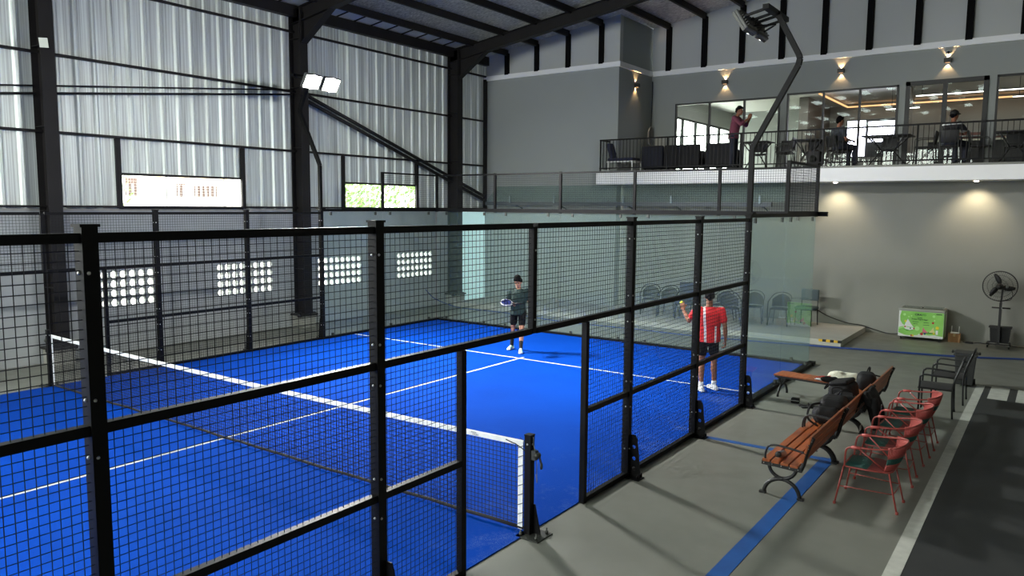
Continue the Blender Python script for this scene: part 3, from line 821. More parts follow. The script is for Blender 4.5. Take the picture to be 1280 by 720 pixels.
for i in range(6):
    yy = y0+1.17*i
    w = thing('window_%d' % (8+i), ['tall bright cafe window, first from the balcony glass', 'tall bright cafe window, second from the balcony glass', 'tall bright cafe window, third from the balcony glass', 'tall bright cafe window, fourth from the balcony glass', 'tall bright cafe window, fifth from the balcony glass', 'tall bright cafe window furthest into the room'][i], 'window', (-7.1, yy+.6, ZF), kind='structure')
    MB().box(-7.15, -7.05, yy, yy+.07, ZF, 6.3).box(-7.15, -7.05, yy+.07, yy+1.17, 6.23, 6.3).box(-7.15, -7.05, yy+.07, yy+1.17, ZF, ZF+.1).build('frame', 'alu', w, True)
    MB().box(-7.11, -7.10, yy+.07, yy+1.17, ZF+.1, 6.23).build('pane', 'window_glass', w, True)
st(MB().box(-3.6, -3.3, 21.5, y1, ZF, 6.95), 'wall_cafe_partition', 'cafe_dark', 'grey partition inside the cafe', 'wall')
st(MB().box(-.25, -.1, 19.5, 21.5, ZF, 6.95), 'wall_cafe_column', 'cafe_dark', 'dark column inside the cafe behind the glass', 'wall')
M['led_strip'] = emit_mat('ceiling_led', (255, 250, 240), 5)
M['led_warm'] = emit_mat('cove_led', (255, 190, 130), 1.6)
for k, (a, b, yy, z) in enumerate(((-.6, .3, 20.0, 6.2), (.3, 3.6, 19.3, 6.45), (2.6, 6.4, 20.5, 6.4))):
    l = thing('linear_ceiling_lamp', ['short glowing ceiling bar lamp behind the seated man in grey', 'glowing bar lamp hanging behind the double glass door', 'glowing bar lamp behind the window at the edge of the photo'][k], 'ceiling lamp', ((a+b)/2, yy, z), group='bar lamps in the cafe')
    MB().box(a, b, yy-.03, yy+.03, z-.02, z).build('diffuser', 'led_strip', l, True)
    MB().box(a, b, yy-.035, yy+.035, z, z+.03).build('housing', 'alu', l, True)
    mb = MB()
    for x in (a+.15, b-.15): mb.tube([(x, yy, z), (x, yy, 6.95)], .008, 5)
    mb.build('cable', 'alu', l, True)
st(MB().box(-2.6, 6.4, 23.9, 24.0, 6.80, 6.84).box(-2.6, -2.55, 20, 24, 6.80, 6.84), 'trim_4', 'led_warm', 'warm glowing cove line along the cafe ceiling', 'trim')
for k, x in enumerate((-4.9, -1.9, 1.3, 4.3)):
    la = bpy.data.lights.new('cafe_lamp', 'AREA'); la.shape = 'RECTANGLE'; la.size = 2.2; la.size_y = 1.2; la.energy = CAFE_W; la.color = (1, .98, .95)
    lo = bpy.data.objects.new('cafe_lamp', la); COL.objects.link(lo); lo.location = (x, 20.5, 6.9)
M['screen'] = emit_mat('bright_window', (238, 236, 255), 9)
w = thing('wall_screen', 'glaring white screen on the cafe wall behind the balcony tables', 'screen', (-1.2, 21.5, 5.2))
MB().box(-2.0, -1.45, 21.46, 21.5, 4.9, 6.05).box(-1.36, -.45, 21.46, 21.5, 5.35, 6.0).build('panel', 'screen', w, True)
MB().box(-2.04, -.41, 21.5, 21.53, 4.86, 6.09).build('frame', 'alu', w, True)
w = thing('bar_counter', 'dark cafe counter with brick red front behind the glass door', 'counter', (3, 21.0, ZF))
MB().box(.5, 6.4, 20.8, 21.5, ZF, ZF+1.0).build('body', 'charcoal', w, True)
MB().box(.45, 6.45, 20.75, 21.55, ZF+1.0, ZF+1.05).build('worktop', mat('counter_top', (190, 185, 165), .4, noise=(8, .2)), w, True)
w = thing('wall_shelving', 'dark red back shelves behind the cafe counter', 'shelf', (3, 24.2, ZF))
M['rust'] = mat('rust_red_board', (120, 72, 62), .6, noise=(4, .2))
MB().box(.5, 6.4, 24.35, 24.45, ZF, ZF+1.55).build('back_board', 'rust', w, True)
for z in (.7, 1.05, 1.4): MB().box(.5, 6.4, 24.05, 24.35, ZF+z, ZF+z+.03).build('shelf_board', 'cafe_wall', w, True)

# up and down wall lamps
def sconce(x, y, z, face, lab):
    t = thing('wall_lamp', lab, 'wall lamp', (x, y, z), group='up and down wall lamps')
    n = Vector({'y': (0, -1, 0), 'x': (1, 0, 0)}[face])
    c = Vector((x, y, z))+n*.07
    MB().cbox(c, (.17, .11, .11) if face == 'y' else (.11, .17, .11)).build('housing', 'alu', t, True)
    MB().cbox(c, (.10, .05, .116) if face == 'y' else (.05, .10, .116)).build('lens', 'led_warm', t, True)
    for sg in (1, -1):
        ld = bpy.data.lights.new('wall_lamp_beam', 'SPOT'); ld.energy = SCONCE_W; ld.color = (1, .60, .28)
        ld.spot_size = math.radians(84); ld.spot_blend = .15; ld.shadow_soft_size = .012
        lo = bpy.data.objects.new('wall_lamp_beam', ld); COL.objects.link(lo); lo.location = c+Vector((0, 0, sg*.062))-n*.042
        lo.rotation_euler = (0 if sg < 0 else PI, 0, 0)
SCONCE_W = 20
sconce(-4.65, YU, 6.98, 'y', 'glowing wall lamp above the balcony window by the standing man')
sconce(-1.32, YU, 7.0, 'y', 'glowing wall lamp above the three pane balcony window')
sconce(1.29, YU, 7.02, 'y', 'glowing wall lamp above the double glass door, under a dome camera')
sconce(XN, 16.1, 6.94, 'x', 'glowing wall lamp on the short return wall')
t = thing('dome_camera', 'small white security camera above the lamp over the glass door', 'security camera', (1.29, YU, 7.23))
MB().lathe([(.0,-.03),(.055,-.03),(.055,.03),(.05,.05)], (1.29, YU-.03, 7.22), 14, 'y').build('body', 'white', t, True)
MB().ell((1.29, YU-.08, 7.22), (.04, .04, .04)).build('lens', 'rubber', t, True)
# hose hanging on the return wall
t = thing('hanging_cable', 'coiled cable hanging in the corner of the balcony', 'cable', (XN+.05, 17.1, 5.0))
MB().tube([(XN+.06, 17.2, 7.2), (XN+.05, 17.2, 5.7)], .013, 6).build('drop', 'rubber', t, True)
mb = MB()
for k in range(4): mb.tube([(XN+.06+.02*k, 17.05+(.10+.02*k)*math.cos(a), 5.45+(.24+.02*k)*math.sin(a)) for a in [2*PI*i/20 for i in range(20)]], .012, 6, True)
mb.build('coil', mat('cable_highlight_grey', (150, 150, 148), .4), t, True)  # coil paler than its drop: highlights put into the colour

# downlights in the slab
for x, lb in ((-.77, 'small downlight in the balcony edge nearest the court fence'), (2.31, 'small downlight in the balcony edge above the fan')):
    t = thing('downlight', lb, 'downlight', (x, 14.85, 3.84), group='downlights in the balcony edge')
    MB().lathe([(.0,-.006),(.075,-.006),(.075,.0),(0,.0)], (x, 14.85, 3.838), 18).build('ring', 'white', t, True)
    MB().lathe([(.0,-.02),(.05,-.012),(.055,0)], (x, 14.85, 3.832), 16).build('lens', emit_mat('downlight_lens', (255, 240, 225), 12) if 'downlight_lens' not in bpy.data.materials else bpy.data.materials['downlight_lens'], t, True)
    ld = bpy.data.lights.new('downlight_beam', 'SPOT'); ld.energy = DOWN_W; ld.color = (1, .82, .55); ld.spot_size = math.radians(110); ld.spot_blend = .9; ld.shadow_soft_size = .05
    lo = bpy.data.objects.new('downlight_beam', ld); COL.objects.link(lo); lo.location = (x, 14.95, 3.78); lo.rotation_euler = (math.radians(22), 0, 0)

# balcony furniture
def cafe_table(w, d, loc, lab, rz=0):
    t = thing('cafe_table', lab, 'table', loc, rz, group='black balcony tables')
    MB().rbox((0, 0, .735), (w, d, .03), .012).build('table_top', 'black_plastic', t)
    mb = MB()
    for s in (-1, 1):
        mb.tube([(s*w*.38, -d*.36, .72), (s*w*.12, 0, .38), (s*w*.40, d*.0, .015)], .018, 6)
        mb.tube([(s*w*.38, d*.36, .72), (s*w*.12, 0, .38)], .018, 6)
    mb.tube([(-w*.12, 0, .38), (w*.12, 0, .38)], .018, 6)
    mb.build('folding_frame', 'iron', t)
    return t
def cafe_chair_proto(loc, rz, lab, grp):
    t = thing('cafe_chair', lab, 'chair', loc, rz, grp)
    MB().rbox((0, 0, .45), (.42, .42, .035), .015).build('seat', 'black_plastic', t)
    R = Matrix.Rotation(math.radians(-10), 3, 'X')
    MB().rbox((0, .225, .68), (.40, .025, .30), .01, R).build('backrest', 'black_plastic', t)
    for sx in (-1, 1):
        MB().tube([(sx*.19, -.19, .44), (sx*.20, -.22, 0)], .012, 6).build('leg', 'foot_steel', t)
        MB().tube([(sx*.19, .26, .80), (sx*.19, .2, .45), (sx*.20, .25, 0)], .012, 6).build('leg', 'foot_steel', t)
        MB().tube(smooth_path([(sx*.20, -.19, .44), (sx*.22, -.19, .62), (sx*.22, -.1, .66), (sx*.21, .22, .66)], 4), .011, 6).build('arm', 'foot_steel', t)
    return t
cafe_table(.8, .7, (-2.95, 15.25, ZF), 'black balcony table between the standing man and the angled pole')
cafe_table(.7, .7, (-1.6, 15.3, ZF), 'black balcony table just past the angled light pole')
cafe_table(1.1, .8, (.35, 15.1, ZF), 'large black folding table behind the railing under the three pane window')
cafe_table(.8, .7, (2.98, 15.4, ZF), 'black balcony table near the edge of the photo')
ch = cafe_chair_proto((-2.35, 15.9, ZF), 0, 'black balcony chair behind the table beside the angled pole', 'black balcony chairs')
for (x, y, rz, lb) in ((-3.1, 15.95, .2, 'black balcony chair just beside the standing man'), (-2.22, 15.3, -1.5, 'tall backed black balcony chair seen just past the angled pole'),
                       (-1.6, 15.95, .1, 'black balcony chair behind the table next to the speaker box'), (-1.0, 16.15, .3, 'black balcony chair against the window behind the seated man in grey'),
                       (-.85, 15.35, 2.44, 'black balcony chair under the seated man in grey'), (.25, 15.85, 0, 'black balcony chair behind the large folding table'),
                       (1.14, 15.35, -PI/2, 'black balcony chair at the end of the large folding table'), (1.68, 15.3, PI, 'black balcony chair under the man in the cap'),
                       (2.28, 15.55, PI/2, 'black balcony chair beside the door frame facing the last table'), (2.95, 16.05, 0, 'black balcony chair behind the last table'), (3.66, 15.3, -1.5, 'black balcony chair cut by the edge of the photo')):
    dup(ch, (x, y, ZF), rz, lb)
for k, (x, w, lb) in enumerate(((-6.02, .68, 'navy balcony sofa next to the white framed lounger'), (-5.1, 1.1, 'black balcony sofa in front of the bright cafe windows'), (-3.95, .8, 'black balcony armchair beside the standing man'))):
    t = thing('balcony_sofa', lb, 'sofa', (x, 15.5, ZF), group='dark balcony sofas')
    fm = mat('sofa_fabric_%d' % k, (30, 33, 46) if k == 0 else (28, 28, 31), .85)
    MB().rbox((0, 0, .25), (w, .7, .3), .04).build('seat', fm, t)
    MB().rbox((0, -.3, .45), (w, .14, .62), .05).build('backrest', fm, t)
    for s in (-1, 1): MB().rbox((s*(w/2-.06), .02, .38), (.12, .66, .42), .04).build('armrest', fm, t)
    for sx in (-1, 1):
        for sy in (-1, 1): MB().lathe([(.02,0),(.025,.11)], (sx*(w/2-.08), sy*.27, 0), 8).build('leg', 'iron', t)
t = thing('sun_lounger', 'white framed lounger with navy cushion at the end of the balcony', 'lounger', (-6.95, 15.0, ZF))
mb = MB()
for y in (-.28, .28): mb.bar((-.35, y, .30), (.55, y, .30), .04)
for x in (-.35, .1, .55): mb.bar((x, -.28, .30), (x, .28, .30), .04)
mb.build('frame', 'white', t)
for x in (-.3, .5):
    for y in (-.28, .28): MB().bar((x, y, 0), (x, y, .3), .035).build('leg', 'white', t)
M['navy'] = mat('navy_cushion', (34, 38, 62), .85)
MB().rbox((.08, 0, .37), (.85, .55, .09), .04).build('cushion', 'navy', t)
MB().rbox((-.28, 0, .62), (.12, .55, .5), .05, Matrix.Rotation(-.3, 3, 'Y')).build('back_cushion', 'navy', t)
t = thing('speaker_box', 'small dark speaker box standing on the balcony floor by the railing', 'speaker', (-1.3, 14.75, ZF))
MB().rbox((0, 0, .21), (.3, .28, .4), .02).build('cabinet', 'charcoal', t)
MB().lathe([(0,-.01),(.09,-.01),(.10,0)], (0, -.142, .2), 16, 'y').build('cone', 'foot_steel', t)

# outside, seen through the window strips
M['ext_wall'] = mat('cream_render', (225, 225, 222), .8)
M['ext_win'] = mat('brown_shutter', (62, 44, 40), .7)
M['ext_yellow'] = mat('pale_yellow_trim', (200, 180, 140), .8)
M['leaf'] = mat('green_leaf', (84, 118, 52), .6, noise=(3, .5))  # one leaf green varied by noise
st(MB().box(-60, -12.5, -30, 40, -.3, -.1), 'ground_outside', mat('outdoor_paving', (180, 178, 168), .9), 'pale paving outside the hall', 'ground')
h = thing('neighbour_house', 'pale house with brown windows seen through the first window strip', 'house', (-24, 8, -.1))
MB().box(-30, -24, -6, 13.5, -.1, 6.5).build('wall', 'ext_wall', h, True)
for (a, b, z0, z1) in ((8.75, 9.2, 3.45, 4.1), (10.75, 11.1, 3.45, 3.95), (11.5, 12.5, 3.45, 3.9)):
    w = MB().box(-24.02, -23.96, a, b, z0, z1).build('window', 'ext_win', h, True)
    mb = MB(); y = a
    while y < b: mb.box(-23.9, -23.88, y, y+.05, z0, z0+.45); y += .2
    mb.build('window_rail', 'ext_wall', w, True)
MB().box(-23.99, -23.9, 10.5, 12.9, 4.1, 4.2).box(-23.99, -23.9, 10.5, 10.62, 3.3, 4.1).build('ledge', 'ext_yellow', h, True)
MB().box(-23.99, -23.9, 9.7, 10.1, 3.8, 4.2).build('panel', 'ext_yellow', h, True)
def bush(loc, r, n, lab, seed):
    random.seed(seed)
    t = thing('leafy_tree', lab, 'tree', loc)
    mb = MB()
    for _ in range(n):
        u = Vector((random.gauss(0, 1), random.gauss(0, 1), random.gauss(0, 1))).normalized()*random.uniform(.35, 1)
        c = Vector((u.x*r[0], u.y*r[1], u.z*r[2]+r[3])); q = Vector((random.gauss(0, 1), random.gauss(0, 1), random.gauss(0, 1))).normalized()
        a = q.orthogonal().normalized()*random.uniform(.09, .17); b = q.cross(a)*.6
        mb.add([c-a, c+b*.6, c+a, c-b*.6], [(0, 1, 2, 3)], False)
    mb.build('foliage', 'leaf', t)
    MB().tube([(0, 0, 0), (.05, .1, r[3]*.6), (0, 0, r[3])], [.13, .1, .06], 8).build('trunk', mat('bark_%d' % seed, (110, 96, 76), .9), t)
bush((-19.5, 5.3, -.1), (1.2, 1.2, 1.8, 3.6), 900, 'light green tree at the edge of the first window strip', 3)
bush((-17.5, 14.2, -.1), (1.5, 1.6, 1.8, 3.6), 1300, 'light green tree filling the window strip by the flood lights', 4)
bush((-18.5, 17.9, -.1), (1.0, 1.2, 1.5, 3.3), 450, 'smaller green tree deeper in the second window strip', 5)
h = thing('neighbour_wall', 'white garden wall outside the second window strip', 'wall', (-26, 20, -.1))
MB().box(-26.3, -26, 13.6, 34, -.1, 5).build('wall', 'ext_wall', h, True)
MB().box(-26.35, -25.95, 13.6, 34, 5, 5.15).build('coping', 'ext_yellow', h, True)
# ================================================================== BENCHES, CHAIRS, BAGS, FREEZER, FAN
def bench_back(loc, lab):
    """local: runs along +y for 1.5 m, sitter faces -x, back at +x"""
    t = thing('park_bench', lab, 'bench', loc, 0, 'slatted park benches with backs')
    L = 1.5
    for k, y in enumerate((0, L)):
        mb = MB(); w = .045
        # crossing arcs: upper cup and lower bow
        mb.tube([(x, y, z) for x, _, z in [(p[0], 0, p[2]) for p in arc((.19, y, .355), .15, PI, 2*PI, 12)]], .020, 8)
        mb.tube([(p[0], y, p[2]) for p in arc((.19, y, .0), .195, 0, PI, 14)], .022, 8)
        mb.cbox((-.015, y, .012), (.07, .05, .024)); mb.cbox((.395, y, .012), (.07, .05, .024))
        mb.ell((.19, y, .203), (.035, .028, .02))
        mb.bar((-.035, y, .352), (.40, y, .335), .035, .045)
        mb.tube(smooth_path([(.385, y, .335), (.415, y, .42), (.44, y, .55), (.50, y, .715)], 5), .022, 8)
        mb.build('end_frame', 'iron', t)
        MB().tube(smooth_path([(0, y, .36), (.0, y, .46), (.03, y, .54), (.10, y, .565), (.25, y, .555), (.43, y, .53)], 4), .012, 7).build('arm_rest', 'iron', t)
        b = MB()
        for x, z in ((-.01, .35), (.08, .35), (.18, .345), (.27, .342), (.36, .34)): b.ell((x, y-.024 if k == 0 else y+.024, z), .006, 8, 5)
        for q in range(4): b.ell((.395+.03*q, y-.02, .42+.085*q), .006, 8, 5)
        b.build('bolt_row', 'bolt', t)
    for i, x in enumerate((.015, .115, .215, .315)):
        o = MB().cbox((x, L/2, .382-.005*i), (.085, L+.06, .028)).build('seat_slat', 'wood', t); mod_bevel(o)
    for i, z in enumerate((.475, .58, .685)):
        R = Matrix.Rotation(math.radians(15), 3, 'Y')
        o = MB().cbox((.40+.028*i+.01, L/2, z), (.024, L+.06, .095), R).build('back_slat', 'wood', t); mod_bevel(o)
    MB().bar((.40, L*.5, .44), (.478, L*.5, .72), .03, .006).bar((.03, L*.5, .362), (.37, L*.5, .352), .03, .006).build('middle_strap', 'iron', t)
    return t
b1 = bench_back((1.49, 2.47, 0), 'slatted wooden bench with arm rests nearest the camera, metal bottle on its seat')
b2 = dup(b1, (1.50, 4.02, 0), 0, 'slatted wooden bench in the middle of the row, loaded with black bags')
b3 = dup(b1, (1.52, 5.57, 0), 0, 'slatted wooden bench at the far end of the row, its back end cap showing')
# backless bench across
t = thing('backless_bench', 'long wooden backless bench by the court corner with a towel on its end', 'bench', (.25, 7.20, 0), -.12)
for i, y in enumerate((-.14, -.045, .05, .145)):
    o = MB().cbox((.72, y, .365), (1.5, .085, .028)).build('seat_slat', 'wood', t); mod_bevel(o)
for x in (.06, 1.38):
    mb = MB(); mb.bar((x, -.2, .335), (x, .2, .335), .045, .03)
    mb.tube([(x, p[1], p[2]) for p in arc((x, 0, .33), .14, PI, 2*PI, 10, 1, 2)], .018, 8)
    mb.tube([(x, p[1], p[2]) for p in arc((x, 0, 0), .19, 0, PI, 12, 1, 2)], .02, 8)
    mb.build('leg_frame', 'iron', t)
MB().bar((.0, -.19, .345), (1.46, -.19, .345), .012, .03).bar((.0, .19, .345), (1.46, .19, .345), .012, .03).build('side_rail', 'iron', t)

# red woven chairs (local: sitter faces -x)
def red_chair(loc, rz, lab, grp):
    t = thing('woven_chair', lab, 'chair', loc, rz, grp)
    r = .0095
    for s in (-1, 1):
        MB().tube([(-.235, s*.225, .42), (-.30, s*.268, .0)], r, 8).lathe([(.0165,0),(.0165,.02),(.012,.03)], (-.30, s*.268, 0), 8).build('leg', 'red_tube', t)
        MB().tube([(.20, s*.19, .42), (.30, s*.205, .0)], r, 8).lathe([(.0165,0),(.0165,.02),(.012,.03)], (.30, s*.205, 0), 8).build('leg', 'red_tube', t)
        MB().tube([(-.10, s*.272, .655), (.19, s*.195, .42)], .008, 6).build('diagonal_brace', 'red_tube', t)
    ring = [(-.24, .12), (-.235, .20), (-.20, .235), (.0, .235), (.18, .205), (.225, .14), (.235, 0)]
    pts = [(x, y, .42) for x, y in ring]+[(x, -y, .42) for x, y in reversed(ring[:-1])]
    MB().tube(pts, r, 8, True).build('seat_ring', 'red_tube', t)
    arm = [(-.225, .235, .42), (-.215, .262, .58), (-.19, .27, .635), (-.12, .275, .655), (.06, .27, .665), (.22, .235, .69), (.31, .13, .715), (.335, 0, .72)]
    full = smooth_path(arm+[(x, -y, z) for x, y, z in reversed(arm[:-1])], 5)
    MB().tube(full, r+.0005, 8).build('arm_hoop', 'red_tube', t)
    st_ = [(-.268, .247, .20), (-.1, .22, .2), (.252, .197, .20)]
    mb = MB()
    for s in (-1, 1): mb.tube([(-.268, s*.247, .20), (.252, s*.197, .20)], .0055, 6)
    mb.tube([(.252, .197, .2), (.262, 0, .2), (.252, -.197, .2)], .0055, 6); mb.build('stretcher', 'red_tube', t)
    # wrapped cord at the arm fronts
    for s in (-1, 1): MB().tube([(-.16, s*.272, .648), (-.07, s*.275, .657)], .018, 8).build('cord_wrap', 'pink_cord', t)
    # woven back: vertical cords between seat ring and hoop, in three colour bands
    def back_pt(u, v):     # u -1..1 across, v 0..1 up
        a = u*1.15
        bx, by = .10+.135*math.cos(a)+.0, .20*math.sin(a)/math.sin(1.15)
        tx, ty = .10+.24*math.cos(a), .262*math.sin(a)/math.sin(1.15)
        return Vector((bx+(tx-bx)*v+.012*math.sin(PI*v), by+(ty-by)*v, .42+(.70+.02*math.cos(a)-.42)*v))
    for nm, c, v0, v1 in (('back_weave', 'pink_cord', .54, 1.0), ('back_weave', 'teal_cord', .31, .54), ('back_weave', 'pink_cord', 0.0, .31)):
        mb = MB()
        for i in range(41):
            u = -1+2*i/40
            mb.tube([back_pt(u, v0+(v1-v0)*k/3) for k in range(4)], .0056, 5)
        mb.build(nm, c, t)
    mb = MB()
    for i in range(19): x = -.225+.0117*i; w = .232 if x > -.2 else .2; mb.tube([(x, -w, .424), (x, 0, .412), (x, w, .424)], .0062, 5)
    mb.build('seat_weave', 'teal_cord', t)
    mb = MB()
    for i in range(19): x = .0+.0117*i; w = .232-.15*max(0, x)**1.2; mb.tube([(x, -w, .424), (x, 0, .412), (x, w, .424)], .0062, 5)
    mb.build('seat_weave', 'red_cord', t)
    return t
g = 'salmon red woven chairs in a row beside the white line'
rc = red_chair((2.50, 2.88, 0), 0, 'red woven chair nearest the camera, teal patch on its seat and back', g)
dup(rc, (2.50, 3.83, 0), .03, 'red woven chair directly behind the nearest red chair')
dup(rc, (2.51, 4.74, 0), -.04, 'red woven chair between the second and the furthest red chair')
dup(rc, (2.52, 5.50, 0), .02, 'red woven chair furthest from the camera, beside the black armchairs')

# black armchairs
def arm_chair(loc, rz, lab, grp):
    t = thing('black_armchair', lab, 'chair', loc, rz, grp)
    for s in (-1, 1):
        MB().tube(smooth_path([(-.24, s*.27, 0), (-.24, s*.27, .55), (-.215, s*.27, .62), (-.15, s*.27, .645), (.20, s*.26, .63)], 4), .014, 8).build('front_leg_and_arm', 'black_plastic', t)
        MB().tube(smooth_path([(.22, s*.26, 0), (.20, s*.25, .42), (.235, s*.25, .62), (.32, s*.24, .88)], 4), .014, 8).build('rear_leg', 'black_plastic', t)
    mb = MB(); mb.rbox((-.02, 0, .43), (.46, .52, .03), .012); mb.tube([(-.25, -.26, .43), (-.25, .26, .43)], .016, 8); mb.build('seat', 'charcoal', t)
    mb = MB()
    c = [Vector((.205, 0, .47)), Vector((.235, 0, .62)), Vector((.31, 0, .87))]
    rings = [[p+Vector((-.008, -.23, 0)), p+Vector((.008, -.23, 0)), p+Vector((.008, .23, 0)), p+Vector((-.008, .23, 0))] for p in c]
    mb.loft(rings, True, False); mb.build('backrest', 'charcoal', t)
    MB().tube([(.32, -.24, .88), (.325, 0, .90), (.32, .24, .88)], .014, 8).build('top_rail', 'black_plastic', t)
    return t
ac = arm_chair((2.60, 7.45, 0), .05, 'black armchair in front, next to the furthest red chair', 'black armchairs near the bin')
dup(ac, (2.66, 8.50, 0), 0, 'black armchair standing right in front of the grey bin')

# wicker chairs on the platform behind the glass
def wicker(loc, rz, lab, grp):
    t = thing('wicker_chair', lab, 'chair', loc, rz, grp)   # sitter faces -y
    for s in (-1, 1):
        MB().tube([(s*.20, -.20, .42), (s*.25, -.26, 0)], .012, 6).build('leg', 'black_plastic', t)
        MB().tube([(s*.18, .18, .42), (s*.23, .25, 0)], .012, 6).build('leg', 'black_plastic', t)
    hoop = smooth_path([(-.25, -.26, 0.0), (-.27, -.2, .55), (-.27, -.10, .63), (-.26, .1, .70), (-.18, .22, .80), (0, .26, .84), (.18, .22, .80), (.26, .1, .70), (.27, -.10, .63), (.27, -.2, .55), (.25, -.26, 0)], 3)
    MB().tube(hoop, .013, 6).build('arm_hoop', 'black_plastic', t)
    MB().rbox((0, 0, .43), (.44, .44, .03), .014).build('seat', 'charcoal', t)
    mb = MB(); rings = []
    for k in range(9):
        a = -1.15+2.3*k/8; x, y = .25*math.sin(a), -.02+.24*math.cos(a); zt = .80-.16*abs(a)**1.5/1.3
        rings.append([(x, y, .47), (x*1.04, y+.012, .47), (x*1.04, y+.03, zt), (x, y+.018, zt)])
    mb.loft(rings, True, False); mb.build('backrest', 'charcoal', t)
    return t
gw = 'dark wicker armchairs on the platform'
wc = wicker((-5.45, 14.1, .13), .35, 'dark wicker armchair furthest from the glass corner, on the platform', gw)
for x, y, rz, lb in ((-4.85, 14.0, .1, 'dark wicker armchair half hidden beside the navy chair behind the court'), (-3.35, 14.1, -.3, 'dark wicker armchair just behind the player in red'),
                     (-2.95, 13.6, .5, 'dark wicker armchair in front, right beside the player in red'), (-2.55, 14.3, .2, 'dark wicker armchair seen behind the last fence post'),
                     (-1.85, 14.3, .05, 'dark wicker armchair alone behind the clear glass')):
    dup(wc, (x, y, .13), rz, lb)
t = thing('upholstered_chair', 'taller navy chair among the wicker chairs behind the court', 'chair', (-4.3, 13.9, .13), .1)
MB().rbox((0, 0, .44), (.5, .48, .1), .03).build('seat', 'navy', t); MB().rbox((0, .22, .72), (.5, .09, .5), .03).build('backrest', 'navy', t)
for sx in (-1, 1):
    for sy in (-1, 1): MB().tube([(sx*.2, sy*.18, .4), (sx*.23, sy*.22, 0)], .016, 6).build('leg', 'iron', t)
t = thing('office_chair', 'grey padded chair at the platform end behind the glass', 'chair', (-1.3, 14.75, .13), -.1)
M['grey_pad'] = mat('grey_pad', (72, 84, 88), .8)
MB().rbox((0, 0, .45), (.48, .46, .08), .03).build('seat', 'grey_pad', t); MB().rbox((0, .22, .78), (.46, .07, .3), .03).build('backrest', 'grey_pad', t)
for sx in (-1, 1):
    MB().tube([(sx*.21, .22, .8), (sx*.21, .2, .45), (sx*.22, .22, 0)], .014, 6).build('leg', 'iron', t)
    MB().tube([(sx*.2, -.2, .42), (sx*.21, -.22, 0)], .014, 6).build('leg', 'iron', t)

# wheelie bin
t = thing('waste_bin', 'dark grey wheeled bin behind the black armchairs', 'bin', (2.74, 9.95, 0), .06)
rings = []
for z, hx, hy in ((.03, .135, .15), (.5, .165, .19), (.56, .17, .195)):
    rings.append([(sx*hx, sy*hy, z) for sx, sy in ((-1, -1), (1, -1), (1, 1), (-1, 1))])
M['bin'] = mat('bin_plastic', (46, 47, 46), .55)
mb = MB(); mb.loft(rings, True, False); mod_bevel(mb.build('body', 'bin', t), .015)
mod_bevel(MB().cbox((0, 0, .575), (.38, .42, .03)).cbox((0, -.0, .60), (.33, .36, .025)).build('lid', 'bin', t), .008)
MB().tube([(-.21, .0, .59), (-.21, .12, .59)], .02, 8).tube([(.21, .0, .59), (.21, .12, .59)], .02, 8).build('handle', 'rubber', t)
for s in (-1, 1): MB().lathe([(0, -.02), (.05, -.02), (.05, .02), (0, .02)], (s*.15, .18, .05), 14, 'x').build('wheel', 'rubber', t)

# the freezer
F0, F1, FY, FB = .88, 1.86, 14.80, 15.32
t = thing('chest_freezer', 'bright green chest freezer with fruit pictures against the grey wall', 'freezer', ((F0+F1)/2, 15.05, 0))
M['fz_white'] = mat('freezer_white', (225, 228, 222), .4)
M['fz_green'] = mat('freezer_green', (122, 200, 72), .4, noise=(1.3, .12, (165, 225, 120)))
M['fz_grey'] = mat('freezer_grey_rim', (150, 152, 142), .45)
mod_bevel(MB().box(F0, F1, FY, FB, .07, .70).build('body', 'fz_white', t, True), .012)
mod_bevel(MB().box(F0-.01, F1+.01, FY-.012, FB+.005, .70, .765).build('rim', 'fz_grey', t, True), .01)
for k, (a, b, dz) in enumerate(((F0+.03, (F0+F1)/2+.03, .0), ((F0+F1)/2-.03, F1-.03, .014))):
    l = MB().box(a, b, FY+.03, FB-.04, .768+dz, .776+dz).build('sliding_lid', 'freezer_glass', t, True)
    MB().box(a, a+.02, FY+.03, FB-.04, .766+dz, .782+dz).box(b-.02, b, FY+.03, FB-.04, .766+dz, .782+dz).build('lid_frame', 'fz_grey', l, True)
MB().cbox(((F0+F1)/2, FY+.1, .80), (.06, .02, .02)).build('lid_lock', 'iron', t, True)
for x in (F0+.06, F1-.08):
    for y in (FY+.06, FB-.07):
        MB().lathe([(0,-.012),(.028,-.012),(.028,.012),(0,.012)], (x, y, .03), 12, 'x').build('caster', 'mat_dark', t, True)
# front picture: u 0..1 across, v 0..1 up on the front face
fw, fh = F1-F0-.02, .62
def FP(u, v, d=.002): return (F0+.01+u*fw, FY-d, .075+v*fh)
front = MB(); front.add([FP(0, 0, .001), FP(1, 0, .001), FP(1, 1, .001), FP(0, 1, .001)], [(0, 1, 2, 3)], False)
fo = front.build('front_picture', 'fz_green', t, True)
def blob(nm, pts, m, d): q = MB(); n = len(pts); q.add([FP(u, v, d) for u, v in pts], [tuple(range(n))], False); q.build(nm, m, fo, True)
def disc(u, v, r, m, d, nm='printed_fruit'): blob(nm, [(u+r*math.cos(a)/1.58, v+r*math.sin(a)) for a in [2*PI*i/18 for i in range(18)]], m, d)
M['p_red'] = mat('print_red', (190, 30, 44), .4); M['p_yel'] = mat('print_yellow', (228, 214, 48), .4); M['p_blue'] = mat('print_blue', (48, 44, 130), .4)
M['p_pink'] = mat('print_pink', (214, 110, 130), .4); M['p_cream'] = mat('print_cream', (222, 220, 150), .4); M['p_lgreen'] = mat('print_light_green', (176, 228, 140), .4)
M['p_dgreen'] = mat('print_dark_green', (70, 150, 40), .4); M['p_dark'] = mat('print_dark', (26, 50, 30), .4)
